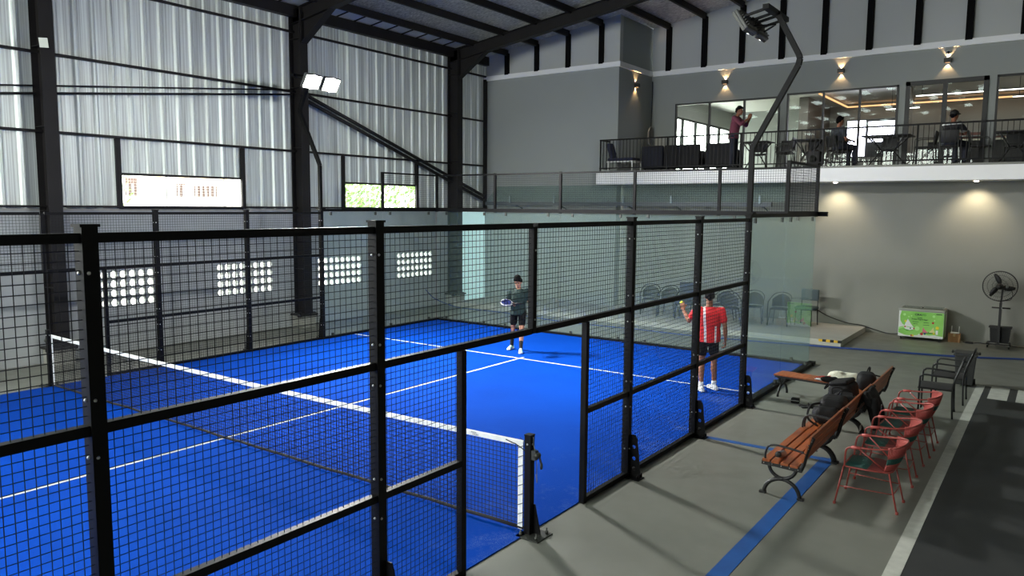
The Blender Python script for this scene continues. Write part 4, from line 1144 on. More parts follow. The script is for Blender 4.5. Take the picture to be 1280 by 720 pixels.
blob('printed_swirl', [(0, 1), (.05, 1), (.02, .8), (.03, .62), (.08, .48), (.14, .42), (.04, .36), (.0, .34)], 'fz_white', .0025)
blob('printed_swirl', [(0, .34), (.07, .36), (.14, .41), (.10, .33), (0, .26)], 'p_lgreen', .0028)
blob('printed_swirl', [(0, 0), (1, 0), (1, .09), (.9, .11), (.8, .13), (.7, .10), (.55, .11), (.48, .11), (.47, .15), (.44, .08), (.3, .04), (.15, .05), (0, .13)], 'fz_white', .0025)
blob('printed_swirl', [(.1, .28), (.2, .22), (.3, .24), (.35, .28), (.22, .26)], 'p_dgreen', .0027)
blob('printed_bowl', [(.10, .38), (.36, .36), (.33, .28), (.25, .25), (.16, .28)], 'fz_white', .003)
blob('printed_froth', [(.13, .40), (.34, .38), (.28, .50), (.24, .60), (.20, .70), (.18, .62), (.15, .52)], 'fz_white', .0032)
blob('printed_froth', [(.54, .20), (.68, .20), (.62, .28), (.58, .34), (.555, .42), (.545, .32)], 'p_pink', .003)
blob('printed_froth', [(.69, .22), (.83, .22), (.80, .32), (.785, .44), (.75, .34)], 'p_cream', .003)
blob('printed_leaf', [(.50, .19), (.66, .16), (.86, .19), (.80, .25), (.60, .22)], 'p_dgreen', .0028)
for u, v, r, m in ((.145, .38, .03, 'p_red'), (.35, .33, .03, 'p_red'), (.27, .33, .028, 'p_blue'), (.15, .60, .04, 'p_yel'), (.53, .14, .055, 'p_red'), (.60, .16, .038, 'p_blue'),
                   (.77, .60, .04, 'p_red'), (.87, .42, .062, 'p_yel'), (.30, .05, .035, 'p_red'), (.33, .05, .042, 'p_yel'), (.80, .19, .04, 'p_yel')): disc(u, v, r, m, .0036)
for u, v, r in ((.12, .86, .05), (.22, .78, .025), (.28, .82, .025), (.78, .86, .05), (.80, .70, .03), (.42, .34, .09)): disc(u, v, r, 'p_lgreen', .0016, 'printed_bubble')
blob('printed_label', [(.84, .16), (.89, .16), (.89, .32), (.84, .32)], 'fz_white', .0038)
def ftext(tx, u, v, size, m, bold=0, d=.004):
    vs, fs = text_mesh(tx, size, .0006, 'CENTER', bold); q = MB(); q.add(vs, fs, False); p = FP(u, v, d)
    q.xf(frame_mat((1, 0, 0), (0, 0, 1), (0, -1, 0), p)); q.build('printed_lettering', m, fo, True)
ftext('CIRA', .43, .885, .066, 'p_dark', .0022); ftext('-', .506, .885, .066, 'p_dark', .002); ftext('YO', .56, .885, .066, 'p_dgreen', .0022)
ftext('Tersedia', .47, .765, .032, 'p_dark', .0008); ftext('Frozen Yogurt Segar', .47, .705, .042, 'p_dark', .001)
for u, v, w in ((.38, .60, .14), (.38, .52, .10), (.62, .59, .12), (.62, .50, .14)): blob('printed_rule', [(u-w/2, v-.008), (u+w/2, v-.008), (u+w/2, v+.008), (u-w/2, v+.008)], 'p_dark', .003)
blob('printed_rule', [(.83, .93), (.96, .93), (.96, .96), (.83, .96)], 'p_dark', .003)
side = MB(); side.box(F1+.0005, F1+.003, FY+.02, FY+.26, .1, .67); side.build('side_picture', 'fz_green', t, True)

t = thing('cardboard_box', 'small brown cardboard box beside the freezer', 'box', (2.06, 15.12, 0), .05)
M['card'] = mat('cardboard', (150, 112, 72), .85, noise=(8, .1))
MB().cbox((0, 0, .10), (.26, .2, .20)).build('carton', 'card', t); MB().cbox((0, -.0, .201), (.05, .2, .002)).cbox((0, -.101, .17), (.05, .002, .06)).build('tape', mat('tape', (176, 150, 104), .3), t)
t = thing('wifi_router', 'white router with two antennas on the cardboard box', 'router', (2.07, 15.12, .203))
MB().rbox((0, 0, .015), (.18, .11, .026), .01).build('body', 'white', t)
for s in (-1, 1): MB().tube([(s*.075, .05, .02), (s*.078, .055, .17)], .006, 7).build('antenna', 'white', t)

# standing fan
t = thing('standing_fan', 'black standing fan on casters near the edge of the photo', 'fan', (2.96, 14.9, 0))
FX, FYY, FZ = 2.93, 14.78, 1.43
mb = MB()
for z in (.075,): mb.box(2.74, 3.22, 14.72, 14.76, z, z+.03).box(2.74, 3.22, 15.06, 15.10, z, z+.03).box(2.74, 2.78, 14.72, 15.1, z, z+.03).box(3.18, 3.22, 14.72, 15.1, z, z+.03)
mb.build('base_frame', 'iron', t, True)
for x in (2.77, 3.19):
    for y in (14.74, 15.08):
        w = MB().lathe([(0,-.015),(.034,-.015),(.034,.015),(0,.015)], (x, y, .035), 12, 'x').build('caster', 'rubber', t, True)
        MB().bar((x, y, .03), (x, y, .08), .03).build('caster_fork', 'bolt', w, True)
MB().bar((2.97, 14.80, .08), (2.97, 14.80, 1.05), .11, .05).bar((2.97, 14.80, 1.05), (2.99, 14.80, 1.40), .04).build('column', 'iron', t, True)
MB().tube([(2.80, 14.79, .93), (3.16, 14.79, .93)], .016, 8).build('cross_handle', 'iron', t, True)
MB().cbox((2.975, 14.765, .93), (.05, .02, .04)).build('control_label', 'white', t, True)
mb = MB()
def ringp(r, y, n=40): return [(FX+r*math.cos(2*PI*i/n), y, FZ+r*math.sin(2*PI*i/n)) for i in range(n)]
for r, y in ((.345, FYY), (.335, FYY-.05), (.335, FYY+.05)): mb.tube(ringp(r, y), .008 if r > .34 else .004, 6, True)
for r, y in ((.25, FYY-.075), (.15, FYY-.09), (.25, FYY+.075), (.15, FYY+.09)): mb.tube(ringp(r, y, 32), .0025, 5, True)
for i in range(48):
    a = 2*PI*i/48; cx, cz = math.cos(a), math.sin(a)
    for s in (-1, 1): mb.tube([(FX+.07*cx, FYY+s*.095, FZ+.07*cz), (FX+.25*cx, FYY+s*.078, FZ+.25*cz), (FX+.342*cx, FYY+s*.02, FZ+.342*cz)], .0016, 4, cap=False)
mb.build('guard', 'iron', t, True)
for k in range(3):
    mb = MB(); a0 = PI/2+.15+k*2*PI/3; rings = []
    for q in range(6):
        r = .05+.25*q/5; w = .05+.075*math.sin(PI*min(1, (q+.6)/5.6)); a = a0+.25*q/5
        c = Vector((FX+r*math.cos(a), FYY, FZ+r*math.sin(a))); tg = Vector((-math.sin(a), .45, math.cos(a))).normalized()
        rings.append([c-tg*w/2, c-tg*w/2+Vector((0, .004, 0)), c+tg*w/2+Vector((0, .004, 0)), c+tg*w/2])
    mb.loft(rings, True, True); mb.build('blade', 'black_plastic', t, True)
MB().lathe([(0,-.03),(.045,-.03),(.055,.02),(.06,.12),(.045,.2),(0,.21)], (FX, FYY, FZ), 18, 'y').build('motor', 'iron', t, True)
MB().lathe([(.0,-.006),(.07,-.006),(.07,.006),(0,.006)], (FX, FYY-.098, FZ), 18, 'y').build('guard_badge', 'charcoal', t, True)
MB().lathe([(0,-.01),(.028,-.012),(.03,.0)], (FX+.14, FYY-.08, FZ-.0), 12, 'y').build('spray_nozzle', 'bolt', t, True)
MB().tube(smooth_path([(FX+.17, FYY, FZ), (FX+.25, FYY+.03, FZ-.15), (FX+.22, FYY+.03, FZ-.30), (FX+.08, FYY+.02, FZ-.33)]), .006, 6).build('water_tube', 'rubber', t, True)
t = thing('black_crate', 'black plastic tub standing on the fan base', 'tub', (2.99, 14.97, .105))
rings = [[(sx*hx, sy*hy, z) for sx, sy in ((-1, -1), (1, -1), (1, 1), (-1, 1))] for z, hx, hy in ((0, .18, .10), (.34, .205, .11))]
mb = MB(); mb.loft(rings, True, False); mb.build('tub', 'rubber', t)
mod_bevel(MB().cbox((0, 0, .36), (.46, .24, .035)).build('lid', 'black_plastic', t), .008)

# hoses and cables on the floor
M['hose'] = mat('blue_hose', (38, 66, 134), .5)
mb = MB(); mb.tube(smooth_path([(-12.1, 11.9, .55), (-12.0, 12.2, .25), (-11.6, 12.5, .04), (-10.88, 12.3, .018), (-9.0, 12.25, .018), (-7.05, 11.85, .018), (-4.7, 11.92, .018), (-3.1, 11.9, .018), (-.6, 12.26, .018), (.8, 12.55, .018), (2.3, 12.85, .018), (3.6, 13.45, .018), (5.2, 14.0, .018)]), .014, 7)
tag(mb.build('blue_hose', 'hose'), 'long blue hose lying across the floor behind the court', 'hose')
mb = MB(); mb.tube(smooth_path([(-2.2, 12.0, .016), (-.6, 12.36, .016), (.8, 12.66, .016), (2.3, 12.98, .016), (3.6, 13.55, .016), (5.2, 14.1, .016)]), .008, 6)
tag(mb.build('thin_blue_cable', 'hose'), 'thin blue cable running alongside the blue hose', 'cable')
t = thing('power_socket', 'black wall socket with a plug at the end of the platform', 'socket', (-1.26, YB, .49))
MB().cbox((-1.26, YB-.012, .49), (.10, .024, .10)).build('plate', 'iron', t, True); MB().cbox((-1.26, YB-.03, .49), (.04, .02, .04)).build('plug', 'bolt', t, True)
mb = MB(); mb.tube(smooth_path([(-1.22, YB-.03, .49), (-.9, YB-.04, .33), (-.45, YB-.05, .20), (-.1, YB-.05, .17), (.2, YB-.06, .10), (.55, YB-.10, .03), (.87, YB-.15, .05)]), .012, 6)
tag(mb.build('freezer_cable', 'rubber'), 'black cable sagging along the wall from the socket to the freezer', 'cable')
mb = MB(); mb.tube(smooth_path([(2.25, 15.15, .012), (2.4, 15.0, .012), (2.55, 15.1, .03), (2.7, 15.2, .012), (3.0, 15.25, .012), (3.5, 15.1, .012), (4.2, 15.2, .012)]), .011, 6)
mb.cbox((2.38, 15.05, .022), (.16, .06, .04))
tag(mb.build('fan_cable', 'rubber'), 'black cable and adaptor on the floor between box and fan', 'cable')

# bags and clothes on the benches
def soft(mb_prims, nm, m, parent, vox=.012, disp=.012, scale=.14, seed=0):
    o = mb_prims.build(nm, m, parent)
    r = o.modifiers.new('remesh', 'REMESH'); r.mode = 'VOXEL'; r.voxel_size = vox; r.use_smooth_shade = True
    s = o.modifiers.new('smooth', 'SMOOTH'); s.iterations = 4; s.factor = .6
    if disp:
        tx = bpy.data.textures.new(nm+'_wrinkle', 'CLOUDS'); tx.noise_scale = scale; tx.noise_depth = 3
        d = o.modifiers.new('wrinkle', 'DISPLACE'); d.texture = tx; d.strength = disp; d.mid_level = .5; d.texture_coords = 'LOCAL'
    return o
def Rm(ax, deg): return Matrix.Rotation(math.radians(deg), 3, ax)
t = thing('backpack', 'black backpack lying open on the middle bench, nearest of the bags', 'backpack', (1.72, 4.50, .40), .1)
soft(MB().rbox((0, .08, .15), (.33, .48, .30), .09).rbox((-.13, -.16, .10), (.18, .24, .2), .07, Rm('Z', 20)), 'body', 'bag', t)
soft(MB().rbox((-.03, -.26, .13), (.28, .14, .22), .06), 'front_pocket', 'bag', t, disp=.01)
MB().tube(smooth_path([(-.14, -.1, .24), (-.24, -.24, .22), (-.25, -.34, .08), (-.12, -.36, -.0)]), .014, 7).build('shoulder_strap', 'bag', t)
MB().tube(smooth_path([(-.05, .28, .29), (-.05, .30, .37), (.06, .31, .37), (.06, .29, .29)]), .010, 7).build('grab_handle', 'bag', t)
t = thing('duffel_bag', 'large upright black sports bag on the middle bench with a dangling strap', 'bag', (1.66, 5.42, .40), -.1)
soft(MB().rbox((0, 0, .17), (.32, .42, .34), .08, Rm('Y', -8)).rbox((-.14, .05, .10), (.12, .40, .18), .05), 'body', 'bag', t)
soft(MB().rbox((-.03, -.02, .34), (.27, .36, .07), .04, Rm('Y', -14)), 'top_flap', 'bag', t, disp=.008)
MB().tube(smooth_path([(-.20, -.1, .30), (-.27, 0, .2), (-.21, .12, .28)]), .012, 6).build('carry_strap', 'bag', t)
MB().cbox((-.205, .0, .24), (.006, .04, .02)).cbox((-.2, -.14, .13), (.006, .05, .012)).build('zip_pull', 'bolt', t)
t = thing('sports_bag', 'low black bag squeezed between the backpack and the upright sports bag', 'bag', (1.76, 5.02, .40), .3)
soft(MB().rbox((0, 0, .13), (.30, .36, .26), .08), 'body', 'bag', t)
MB().tube(smooth_path([(-.12, -.1, .24), (-.05, -.12, .34), (.06, -.1, .33), (.1, -.06, .24)]), .011, 6).build('grab_handle', 'bag', t)
t = thing('draped_jacket', 'black jacket draped over the bench back with a small red and blue badge', 'jacket', (2.0, 5.2, .5))
mb = MB(); rings = []
for k in range(11):
    f = k/10; y = -.30+.58*f
    prof = [(-.10, .05), (-.04, .17), (.0, .225), (.035, .225), (.10, .14), (.16, .0), (.20, -.16-.12*math.sin(PI*f)), (.12, -.20-.12*math.sin(PI*f)), (.06, 0), (.0, .15), (-.06, .02)]
    wv = .014*math.sin(f*17)
    rings.append([(x+wv*(1 if z < .1 else .3), y, z+.01*math.sin(f*9+x*20)) for x, z in prof])
mb.loft(rings, True, True); jk = soft(mb, 'body', 'bag', t, .011, .014)
soft(MB().cap((.13, -.24, .12), .055, (.17, -.34, -.14), .045), 'sleeve', 'bag', t, .01, .01)
bd = MB().cbox((.190, -.05, .02), (.006, .055, .07)).build('badge', 'white', t)
MB().cbox((.195, -.05, .032), (.004, .04, .02)).build('badge_red', 'p_red', bd); MB().cbox((.195, -.05, .002), (.004, .04, .02)).build('badge_blue', 'p_blue', bd)
t = thing('hand_bag', 'small rounded black bag on the far end of the bench row', 'bag', (1.72, 6.62, .40), .2)
soft(MB().rbox((0, 0, .14), (.28, .38, .27), .1), 'body', 'bag', t)
MB().tube(smooth_path([(.0, .15, .24), (.03, .26, .30), (.05, .42, .26), (.03, .5, .12)]), .012, 6).build('shoulder_strap', 'bag', t)
t = thing('folded_towel', 'rumpled cream towel on the end of the backless bench', 'towel', (1.32, 7.08, .38), -.2)
mb = MB(); mb.ell((0, 0, .06), (.29, .19, .09)); mb.ell((-.10, -.03, .10), (.16, .13, .07)); mb.ell((.10, .03, .10), (.15, .14, .06)); mb.ell((.2, -.02, .04), (.13, .12, .05))
soft(mb, 'cloth', 'towel', t, .01, .05, .11)
t = thing('padel_gloves', 'small pile of red, white and black straps on the backless bench', 'gloves', (1.02, 6.98, .38), 0)
soft(MB().ell((.08, -.04, .04), (.13, .08, .05)).ell((.2, -.02, .05), (.09, .08, .05)), 'strap_pile', 'bag', t, .009, .02, .05)
MB().rbox((-.08, .0, .02), (.13, .07, .03), .012, Rm('Z', -20)).build('white_packet', 'white', t)
MB().tube(smooth_path([(-.14, -.02, .03), (-.06, .03, .06), (.04, -.01, .08), (.12, .04, .09), (.02, .06, .05)]), .008, 6).build('red_cord', 'p_red', t)
MB().tube(smooth_path([(.10, -.10, .02), (.11, -.13, -.06), (.10, -.125, -.25)]), .004, 5).build('hanging_lace', 'rubber', t)
t = thing('metal_bottle', 'dark metal bottle lying on the seat of the nearest bench', 'bottle', (1.62, 2.60, .435))
R = Rm('X', 78) @ Rm('Y', 0)
q = MB().lathe([(0,-.10),(.036,-.10),(.038,-.09),(.038,.06),(.028,.085)], (0,0,0), 18); q.xf(R.to_4x4()); q.build('body', mat('gunmetal', (150, 152, 160), .3, .6), t)
q = MB().lathe([(.026,.085),(.032,.087),(.032,.125),(.0,.127)], (0,0,0), 16); q.xf(R.to_4x4()); q.build('cap', 'rubber', t)
q = MB().lathe([(0,-.1015),(.028,-.1015),(.028,-.099)], (0,0,0), 16); q.xf(R.to_4x4()); q.build('base_disc', 'bolt', t)
t = thing('shoe_box', 'small dark pouch on the floor by the backless bench', 'pouch', (.65, 6.74, 0), .1)
MB().rbox((0, 0, .045), (.13, .11, .085), .02).build('body', 'bag', t); MB().box(-.066, .066, -.057, -.0555, .05, .056).build('zip', 'bolt', t)
t = thing('sandals', 'pair of black sandals lying on the floor by the backless bench', 'sandals', (.86, 6.62, 0))
for k, (x, y, a) in enumerate(((0, 0, -70), (.05, -.06, -55))):
    q = MB().rbox((0, 0, .012), (.09, .24, .022), .01); R = Rm('Z', a); q.xf(R.to_4x4()); q.v = [(a_+x, b_+y, c_) for a_, b_, c_ in q.v]; s_ = q.build('sole', 'rubber', t)
    q = MB().tube([(-.045, .03, .015), (-.03, .03, .05), (.03, .03, .05), (.045, .03, .015)], .012, 6); q.xf(R.to_4x4()); q.v = [(a_+x, b_+y, c_) for a_, b_, c_ in q.v]; q.build('strap', 'bag', s_)
t = thing('small_white_label', 'scrap of pale paper under the middle bench', 'paper', (2.02, 4.75, .30))
MB().cbox((0, 0, 0), (.006, .09, .07)).build('sheet', 'white', t)
# ================================================================== PEOPLE (local frame: faces -y, own left is +x)
def V(*a): return Vector(a)
def hand(mb, W, D, N, S, curl=25, spread=.0, k=1.0):
    """wrist W, finger direction D, palm normal N (towards the palm), S = thumb side direction"""
    D = Vector(D).normalized(); N = (Vector(N)-D*Vector(N).dot(D)).normalized(); S0 = D.cross(N).normalized()
    if S0.dot(Vector(S)) < 0: S0 = -S0
    W = Vector(W)
    kn = W+D*.085*k
    for t in (-.030, -.010, .010, .030):
        mb.cap(W+S0*t*.7*k+D*.01*k, .015*k, kn+S0*t*k, .0125*k, 8)
    L = (.062, .078, .082, .072)
    for i, t in enumerate((-.031, -.0105, .0105, .031)):
        c1 = math.radians(curl); c2 = math.radians(curl*2.2); c3 = math.radians(curl*3)
        l = L[i]*k
        p0 = kn+S0*t*k; d1 = D*math.cos(c1)+N*math.sin(c1)+S0*t*spread; p1 = p0+d1*l*.45
        d2 = D*math.cos(c2)+N*math.sin(c2); p2 = p1+d2*l*.32
        d3 = D*math.cos(c3)+N*math.sin(c3); p3 = p2+d3*l*.26
        mb.cap(p0, .0095*k, p1, .0088*k, 8); mb.cap(p1, .0088*k, p2, .0082*k, 8); mb.cap(p2, .0082*k, p3, .0072*k, 8)
    b = W+D*.025*k+S0*.028*k
    t1 = b+(D*.6+S0*.65+N*.35).normalized()*.040*k; t2 = t1+(D*.9+S0*.15+N*.4).normalized()*.032*k
    mb.cap(b, .014*k, t1, .0115*k, 8); mb.cap(t1, .011*k, t2, .0085*k, 8)

def person(name_label, loc, rz, J, cl, seated=False, vox=.007):
    """J: joints; cl: clothing colours and lengths"""
    t = thing('person', name_label, 'person', loc, rz)
    sk = cl.get('skin', 'skin')
    # --- body: one continuous surface
    b = MB()
    hc, hr = V(*J['head']), J.get('head_rot', Matrix.Identity(3))
    def H(x, y, z): return hc+hr @ V(x, y, z)
    b.ell(hc+hr @ V(0, .012, .02), (.074, .092, .095), 18, 12, hr)
    b.ell(H(0, -.018, -.045), (.056, .066, .070), 16, 10, hr)
    b.ell(H(0, -.062, -.088), (.024, .022, .020), 10, 7, hr)           # chin
    b.cap(H(0, -.080, .012), .008, H(0, -.100, -.022), .0125)          # nose
    for s in (-1, 1):
        b.ell(H(s*.076, .012, -.012), (.010, .020, .031), 10, 7, hr)   # ears
        b.ell(H(s*.034, -.072, .018), (.020, .012, .012), 10, 7, hr)   # brow and cheek
        b.ell(H(s*.036, -.060, -.028), (.022, .022, .022), 10, 7, hr)
    b.cap(H(0, -.084, -.057), .009, H(0, -.082, -.062), .010)
    nk = V(*J['neck'])
    b.cap(H(0, .018, -.06), .052, nk, .056)
    ch, pv = V(*J['chest']), V(*J['pelvis'])
    b.cap(nk, .06, ch, .11)
    b.cap(ch, .12, pv, .115)
    for s, c in ((-1, 'r'), (1, 'l')):
        sh, el, wr = V(*J['sh_'+c]), V(*J['el_'+c]), V(*J['wr_'+c])
        b.cap(ch+V(0, 0, .08), .07, sh+V(0, 0, -.012), .042)
        b.cap(sh+V(0, 0, -.012), .042, sh.lerp(el, .45), .047); b.cap(sh.lerp(el, .45), .047, el, .037)
        b.cap(el, .037, el.lerp(wr, .3), .039); b.cap(el.lerp(wr, .3), .039, wr, .024)
        hd, hn, hs, cu = J['hand_'+c]
        hand(b, wr, hd, hn, hs, cu)
        hp, kn, an = V(*J['hip_'+c]), V(*J['kn_'+c]), V(*J['an_'+c])
        b.cap(pv, .10, hp, .09); b.cap(hp, .088, hp.lerp(kn, .5), .073); b.cap(hp.lerp(kn, .5), .073, kn, .052)
        fd = (kn-hp).normalized()
        calf = kn.lerp(an, .32); back = V(0, .014, 0)
        b.cap(kn, .050, calf+back, .054); b.cap(calf+back, .054, an, .033)
        b.cap(an, .034, an+V(0, 0, -.03), .033)
    body = b.build('body', sk, t)
    r = body.modifiers.new('remesh', 'REMESH'); r.mode = 'VOXEL'; r.voxel_size = vox; r.use_smooth_shade = True
    s_ = body.modifiers.new('smooth', 'SMOOTH'); s_.iterations = 2; s_.factor = .5
    # face details
    for s in (-1, 1):
        MB().ell(H(s*.031, -.081, .004), (.0125, .006, .0065), 10, 6, hr).build('eye', 'eye', t)
        MB().tube([H(s*.014, -.090, .022), H(s*.032, -.089, .027), H(s*.050, -.078, .021)], .0042, 6).build('eyebrow', 'hair', t)
    MB().cap(H(-.020, -.088, -.060), .0045, H(.020, -.088, -.060), .0045, 8).build('mouth', 'lip', t)
    # hair or cap
    hm = MB()
    hb = cl.get('hair_vol', 1.0)
    for (x, y, z, rr) in ((0, .02, .065, .072), (-.04, .0, .06, .045), (.04, .0, .06, .045), (0, -.045, .083, .036), (-.03, -.05, .078, .028), (.03, -.05, .078, .028),
                          (0, .06, .03, .060), (-.045, .05, .01, .042), (.045, .05, .01, .042), (0, .075, -.02, .045), (-.062, .02, .03, .024), (.062, .02, .03, .024), (0, .0, .095, .045*hb)):
        hm.ell(H(x*(1+.12*(hb-1)), y-.012*(hb-1), z+.02*(hb-1)), rr*(1+.16*(hb-1)), 12, 8)
    ho = hm.build('hair', 'hair', t)
    r = ho.modifiers.new('remesh', 'REMESH'); r.mode = 'VOXEL'; r.voxel_size = .007; r.use_smooth_shade = True
    tx = bpy.data.textures.new('hair_curl', 'CLOUDS'); tx.noise_scale = .018
    d = ho.modifiers.new('curl', 'DISPLACE'); d.texture = tx; d.strength = .016*hb; d.mid_level = .4; d.texture_coords = 'LOCAL'
    if cl.get('cap'):
        c_ = MB(); c_.ell(H(0, .015, .05), (.093, .108, .085), 16, 10, hr); c_.add([H(x, y, .045+z) for x, y, z in ((-.075, -.07, 0), (-.05, -.15, -.012), (0, -.172, -.014), (.05, -.15, -.012), (.075, -.07, 0), (-.075, -.07, .008), (-.05, -.15, -.004), (0, -.172, -.006), (.05, -.15, -.004), (.075, -.07, .008))],
              [(0, 1, 2, 3, 4), (9, 8, 7, 6, 5), (0, 5, 6, 1), (1, 6, 7, 2), (2, 7, 8, 3), (3, 8, 9, 4)], False)
        co = c_.build('cap', cl['cap'], t)
        MB().cbox(H(0, -.088, .085), (.05, .006, .03), hr).build('cap_badge', 'white', co)
    # shirt
    s = MB()
    up = (ch-pv).normalized()
    def ring(c, rx, ry, tilt=0, n=22): return [c+V(rx*math.cos(2*PI*i/n), ry*math.sin(2*PI*i/n), 0) for i in range(n)]
    hem = V(*J.get('hem', tuple(pv+V(0, 0, -.10 if not seated else -.02))))
    w = cl.get('girth', 1.0)
    s.loft([ring(hem, .185*w, .135*w), ring(pv.lerp(hem, .2), .180*w, .132*w), ring(pv.lerp(ch, .45), .170*w, .125*w), ring(ch, .185*w, .128*w), ring(ch+(nk-ch)*.45, .185*w, .115*w), ring(ch+(nk-ch)*.78, .13, .085), ring(ch+(nk-ch)*.97, .075, .070)])
    for c in 'rl':
        sh, el, wr = V(*J['sh_'+c]), V(*J['el_'+c]), V(*J['wr_'+c])
        s.cap(ch+V(0, 0, .07), .098, sh+V(0, 0, -.010), .068)
        e = cl.get('sleeve', .55)
        if e <= 1: s.cap(sh+V(0, 0, -.010), .068, sh.lerp(el, e), .064)
        else: s.cap(sh, .066, el, .052); s.cap(el, .052, el.lerp(wr, e-1), .042)
    so = s.build('shirt', cl['shirt'], t)
    r = so.modifiers.new('remesh', 'REMESH'); r.mode = 'VOXEL'; r.voxel_size = .010; r.use_smooth_shade = True
    m_ = so.modifiers.new('smooth', 'SMOOTH'); m_.iterations = 5; m_.factor = .5
    tx = bpy.data.textures.new('cloth_fold', 'CLOUDS'); tx.noise_scale = .12
    d = so.modifiers.new('fold', 'DISPLACE'); d.texture = tx; d.strength = .022; d.mid_level = .45; d.texture_coords = 'LOCAL'
    # trousers or shorts
    p = MB(); e = cl.get('leg', .8)
    p.loft([ring(pv+V(0, 0, .05), .155, .118), ring(pv, .165, .125), ring(pv+V(0, 0, -.08), .160, .125)])
    for c in 'rl':
        hp, kn, an = V(*J['hip_'+c]), V(*J['kn_'+c]), V(*J['an_'+c])
        if e <= 1: p.cap(hp, .096, hp.lerp(kn, e*.5), .090); p.cap(hp.lerp(kn, e*.5), .090, hp.lerp(kn, e), .084)
        else: p.cap(hp, .098, kn, .068); p.cap(kn, .068, kn.lerp(an, .35)+V(0, .01, 0), .065); p.cap(kn.lerp(an, .35)+V(0, .01, 0), .065, kn.lerp(an, .96), .052)
    po = p.build('shorts' if e <= 1 else 'trousers', cl['bottom'], t)
    r = po.modifiers.new('remesh', 'REMESH'); r.mode = 'VOXEL'; r.voxel_size = .010; r.use_smooth_shade = True
    m_ = po.modifiers.new('smooth', 'SMOOTH'); m_.iterations = 3; m_.factor = .5
    for c in 'rl':
        an, kn = V(*J['an_'+c]), V(*J['kn_'+c]); fa = J.get('foot_'+c, (0, -1)); f = V(fa[0], fa[1], 0).normalized(); sd = V(-f.y, f.x, 0)
        if cl.get('sock'):
            MB().cap(an+V(0, 0, -.02), .040, an.lerp(kn, cl.get('sock_h', .28)), .046).build('sock', cl['sock'], t)
        z0 = an.z-.085
        sh_ = MB(); base = V(an.x, an.y, z0)
        rings = []
        for (d, hw, ht) in ((-.085, .012, .03), (-.075, .030, .065), (-.04, .037, .105), (0, .038, .112), (.05, .041, .085), (.10, .047, .066), (.15, .045, .055), (.185, .030, .045), (.20, .010, .030)):
            c0 = base+f*d
            rings.append([c0+sd*hw*x+V(0, 0, .012+(ht-.012)*z) for x, z in ((-1, 0), (1, 0), (1.0, .45), (.72, .85), (0, 1), (-.72, .85), (-1.0, .45))])
        sh_.loft(rings, True, True); shoe = sh_.build('shoe', cl['shoe'], t)
        sm = shoe.modifiers.new('subd', 'SUBSURF'); sm.levels = 1; sm.render_levels = 2
        so_ = MB(); rings = []
        for (d, hw) in ((-.09, .018), (-.075, .036), (-.03, .042), (.04, .043), (.11, .050), (.16, .046), (.195, .028), (.205, .01)):
            c0 = base+f*d; rings.append([c0+sd*hw, c0-sd*hw, c0-sd*hw+V(0, 0, .022), c0+sd*hw+V(0, 0, .022)])
        so_.loft(rings, True, False); so_.build('sole', cl.get('sole', 'white'), shoe)
        la = MB()
        for q in range(4):
            c0 = base+f*(.035+.022*q)+V(0, 0, .092-.010*q); la.cap(c0-sd*.02, .004, c0+sd*.02, .004, 6)
        la.build('laces', 'white', shoe)
    return t

M['green_shirt'] = mat('dark_green_shirt', (12, 38, 34), .85, noise=(8, .15))
M['black_shorts'] = mat('black_shorts', (14, 14, 15), .9, spec=.2)
M['black_sock'] = mat('black_sock', (28, 28, 30), .9)
M['mint_shoe'] = mat('mint_shoe', (186, 236, 200), .6)
M['white_shoe'] = mat('white_shoe', (214, 216, 218), .6)
M['jeans'] = mat('dark_jeans', (34, 38, 52), .85, noise=(12, .2))
M['maroon'] = mat('maroon_check_shirt', (124, 62, 78), .85)
M['grey_shirt'] = mat('dark_grey_shirt', (62, 66, 72), .85)
# red shirt with white stripes
rs = mat('red_striped_shirt', (206, 24, 30), .8); M['red_shirt'] = rs
nt = rs.node_tree; bs = nt.nodes['Principled BSDF']
tc = nt.nodes.new('ShaderNodeTexCoord'); sx = nt.nodes.new('ShaderNodeSeparateXYZ'); nt.links.new(tc.outputs['Object'], sx.inputs[0])
def mth(op, a, b_, c=None):
    n = nt.nodes.new('ShaderNodeMath'); n.operation = op
    for i, v in enumerate((a, b_, c)):
        if v is None: continue
        if isinstance(v, (int, float)): n.inputs[i].default_value = v
        else: nt.links.new(v, n.inputs[i])
    return n.outputs[0]
X_, Y_, Z_ = sx.outputs
lean = mth('ADD', X_, mth('MULTIPLY', mth('SUBTRACT', Z_, 1.2), -.06))
st1 = mth('LESS_THAN', mth('ABSOLUTE', mth('SUBTRACT', lean, .075), 0), .020)
st2 = mth('MULTIPLY', mth('LESS_THAN', mth('ABSOLUTE', mth('SUBTRACT', X_, -.11), 0), .014), mth('LESS_THAN', Z_, 1.14))
st3 = mth('MULTIPLY', mth('LESS_THAN', mth('ABSOLUTE', mth('SUBTRACT', Z_, 1.475), 0), .014), mth('GREATER_THAN', mth('ABSOLUTE', X_, 0), .06))
tt = mth('MINIMUM', mth('ADD', mth('ADD', st1, st2), st3), 1.0)
mx = nt.nodes.new('ShaderNodeMixRGB'); mx.inputs['Color1'].default_value = lin((206, 24, 30)); mx.inputs['Color2'].default_value = lin((226, 222, 220))
nt.links.new(tt, mx.inputs['Fac']); nt.links.new(mx.outputs[0], bs.inputs['Base Color'])
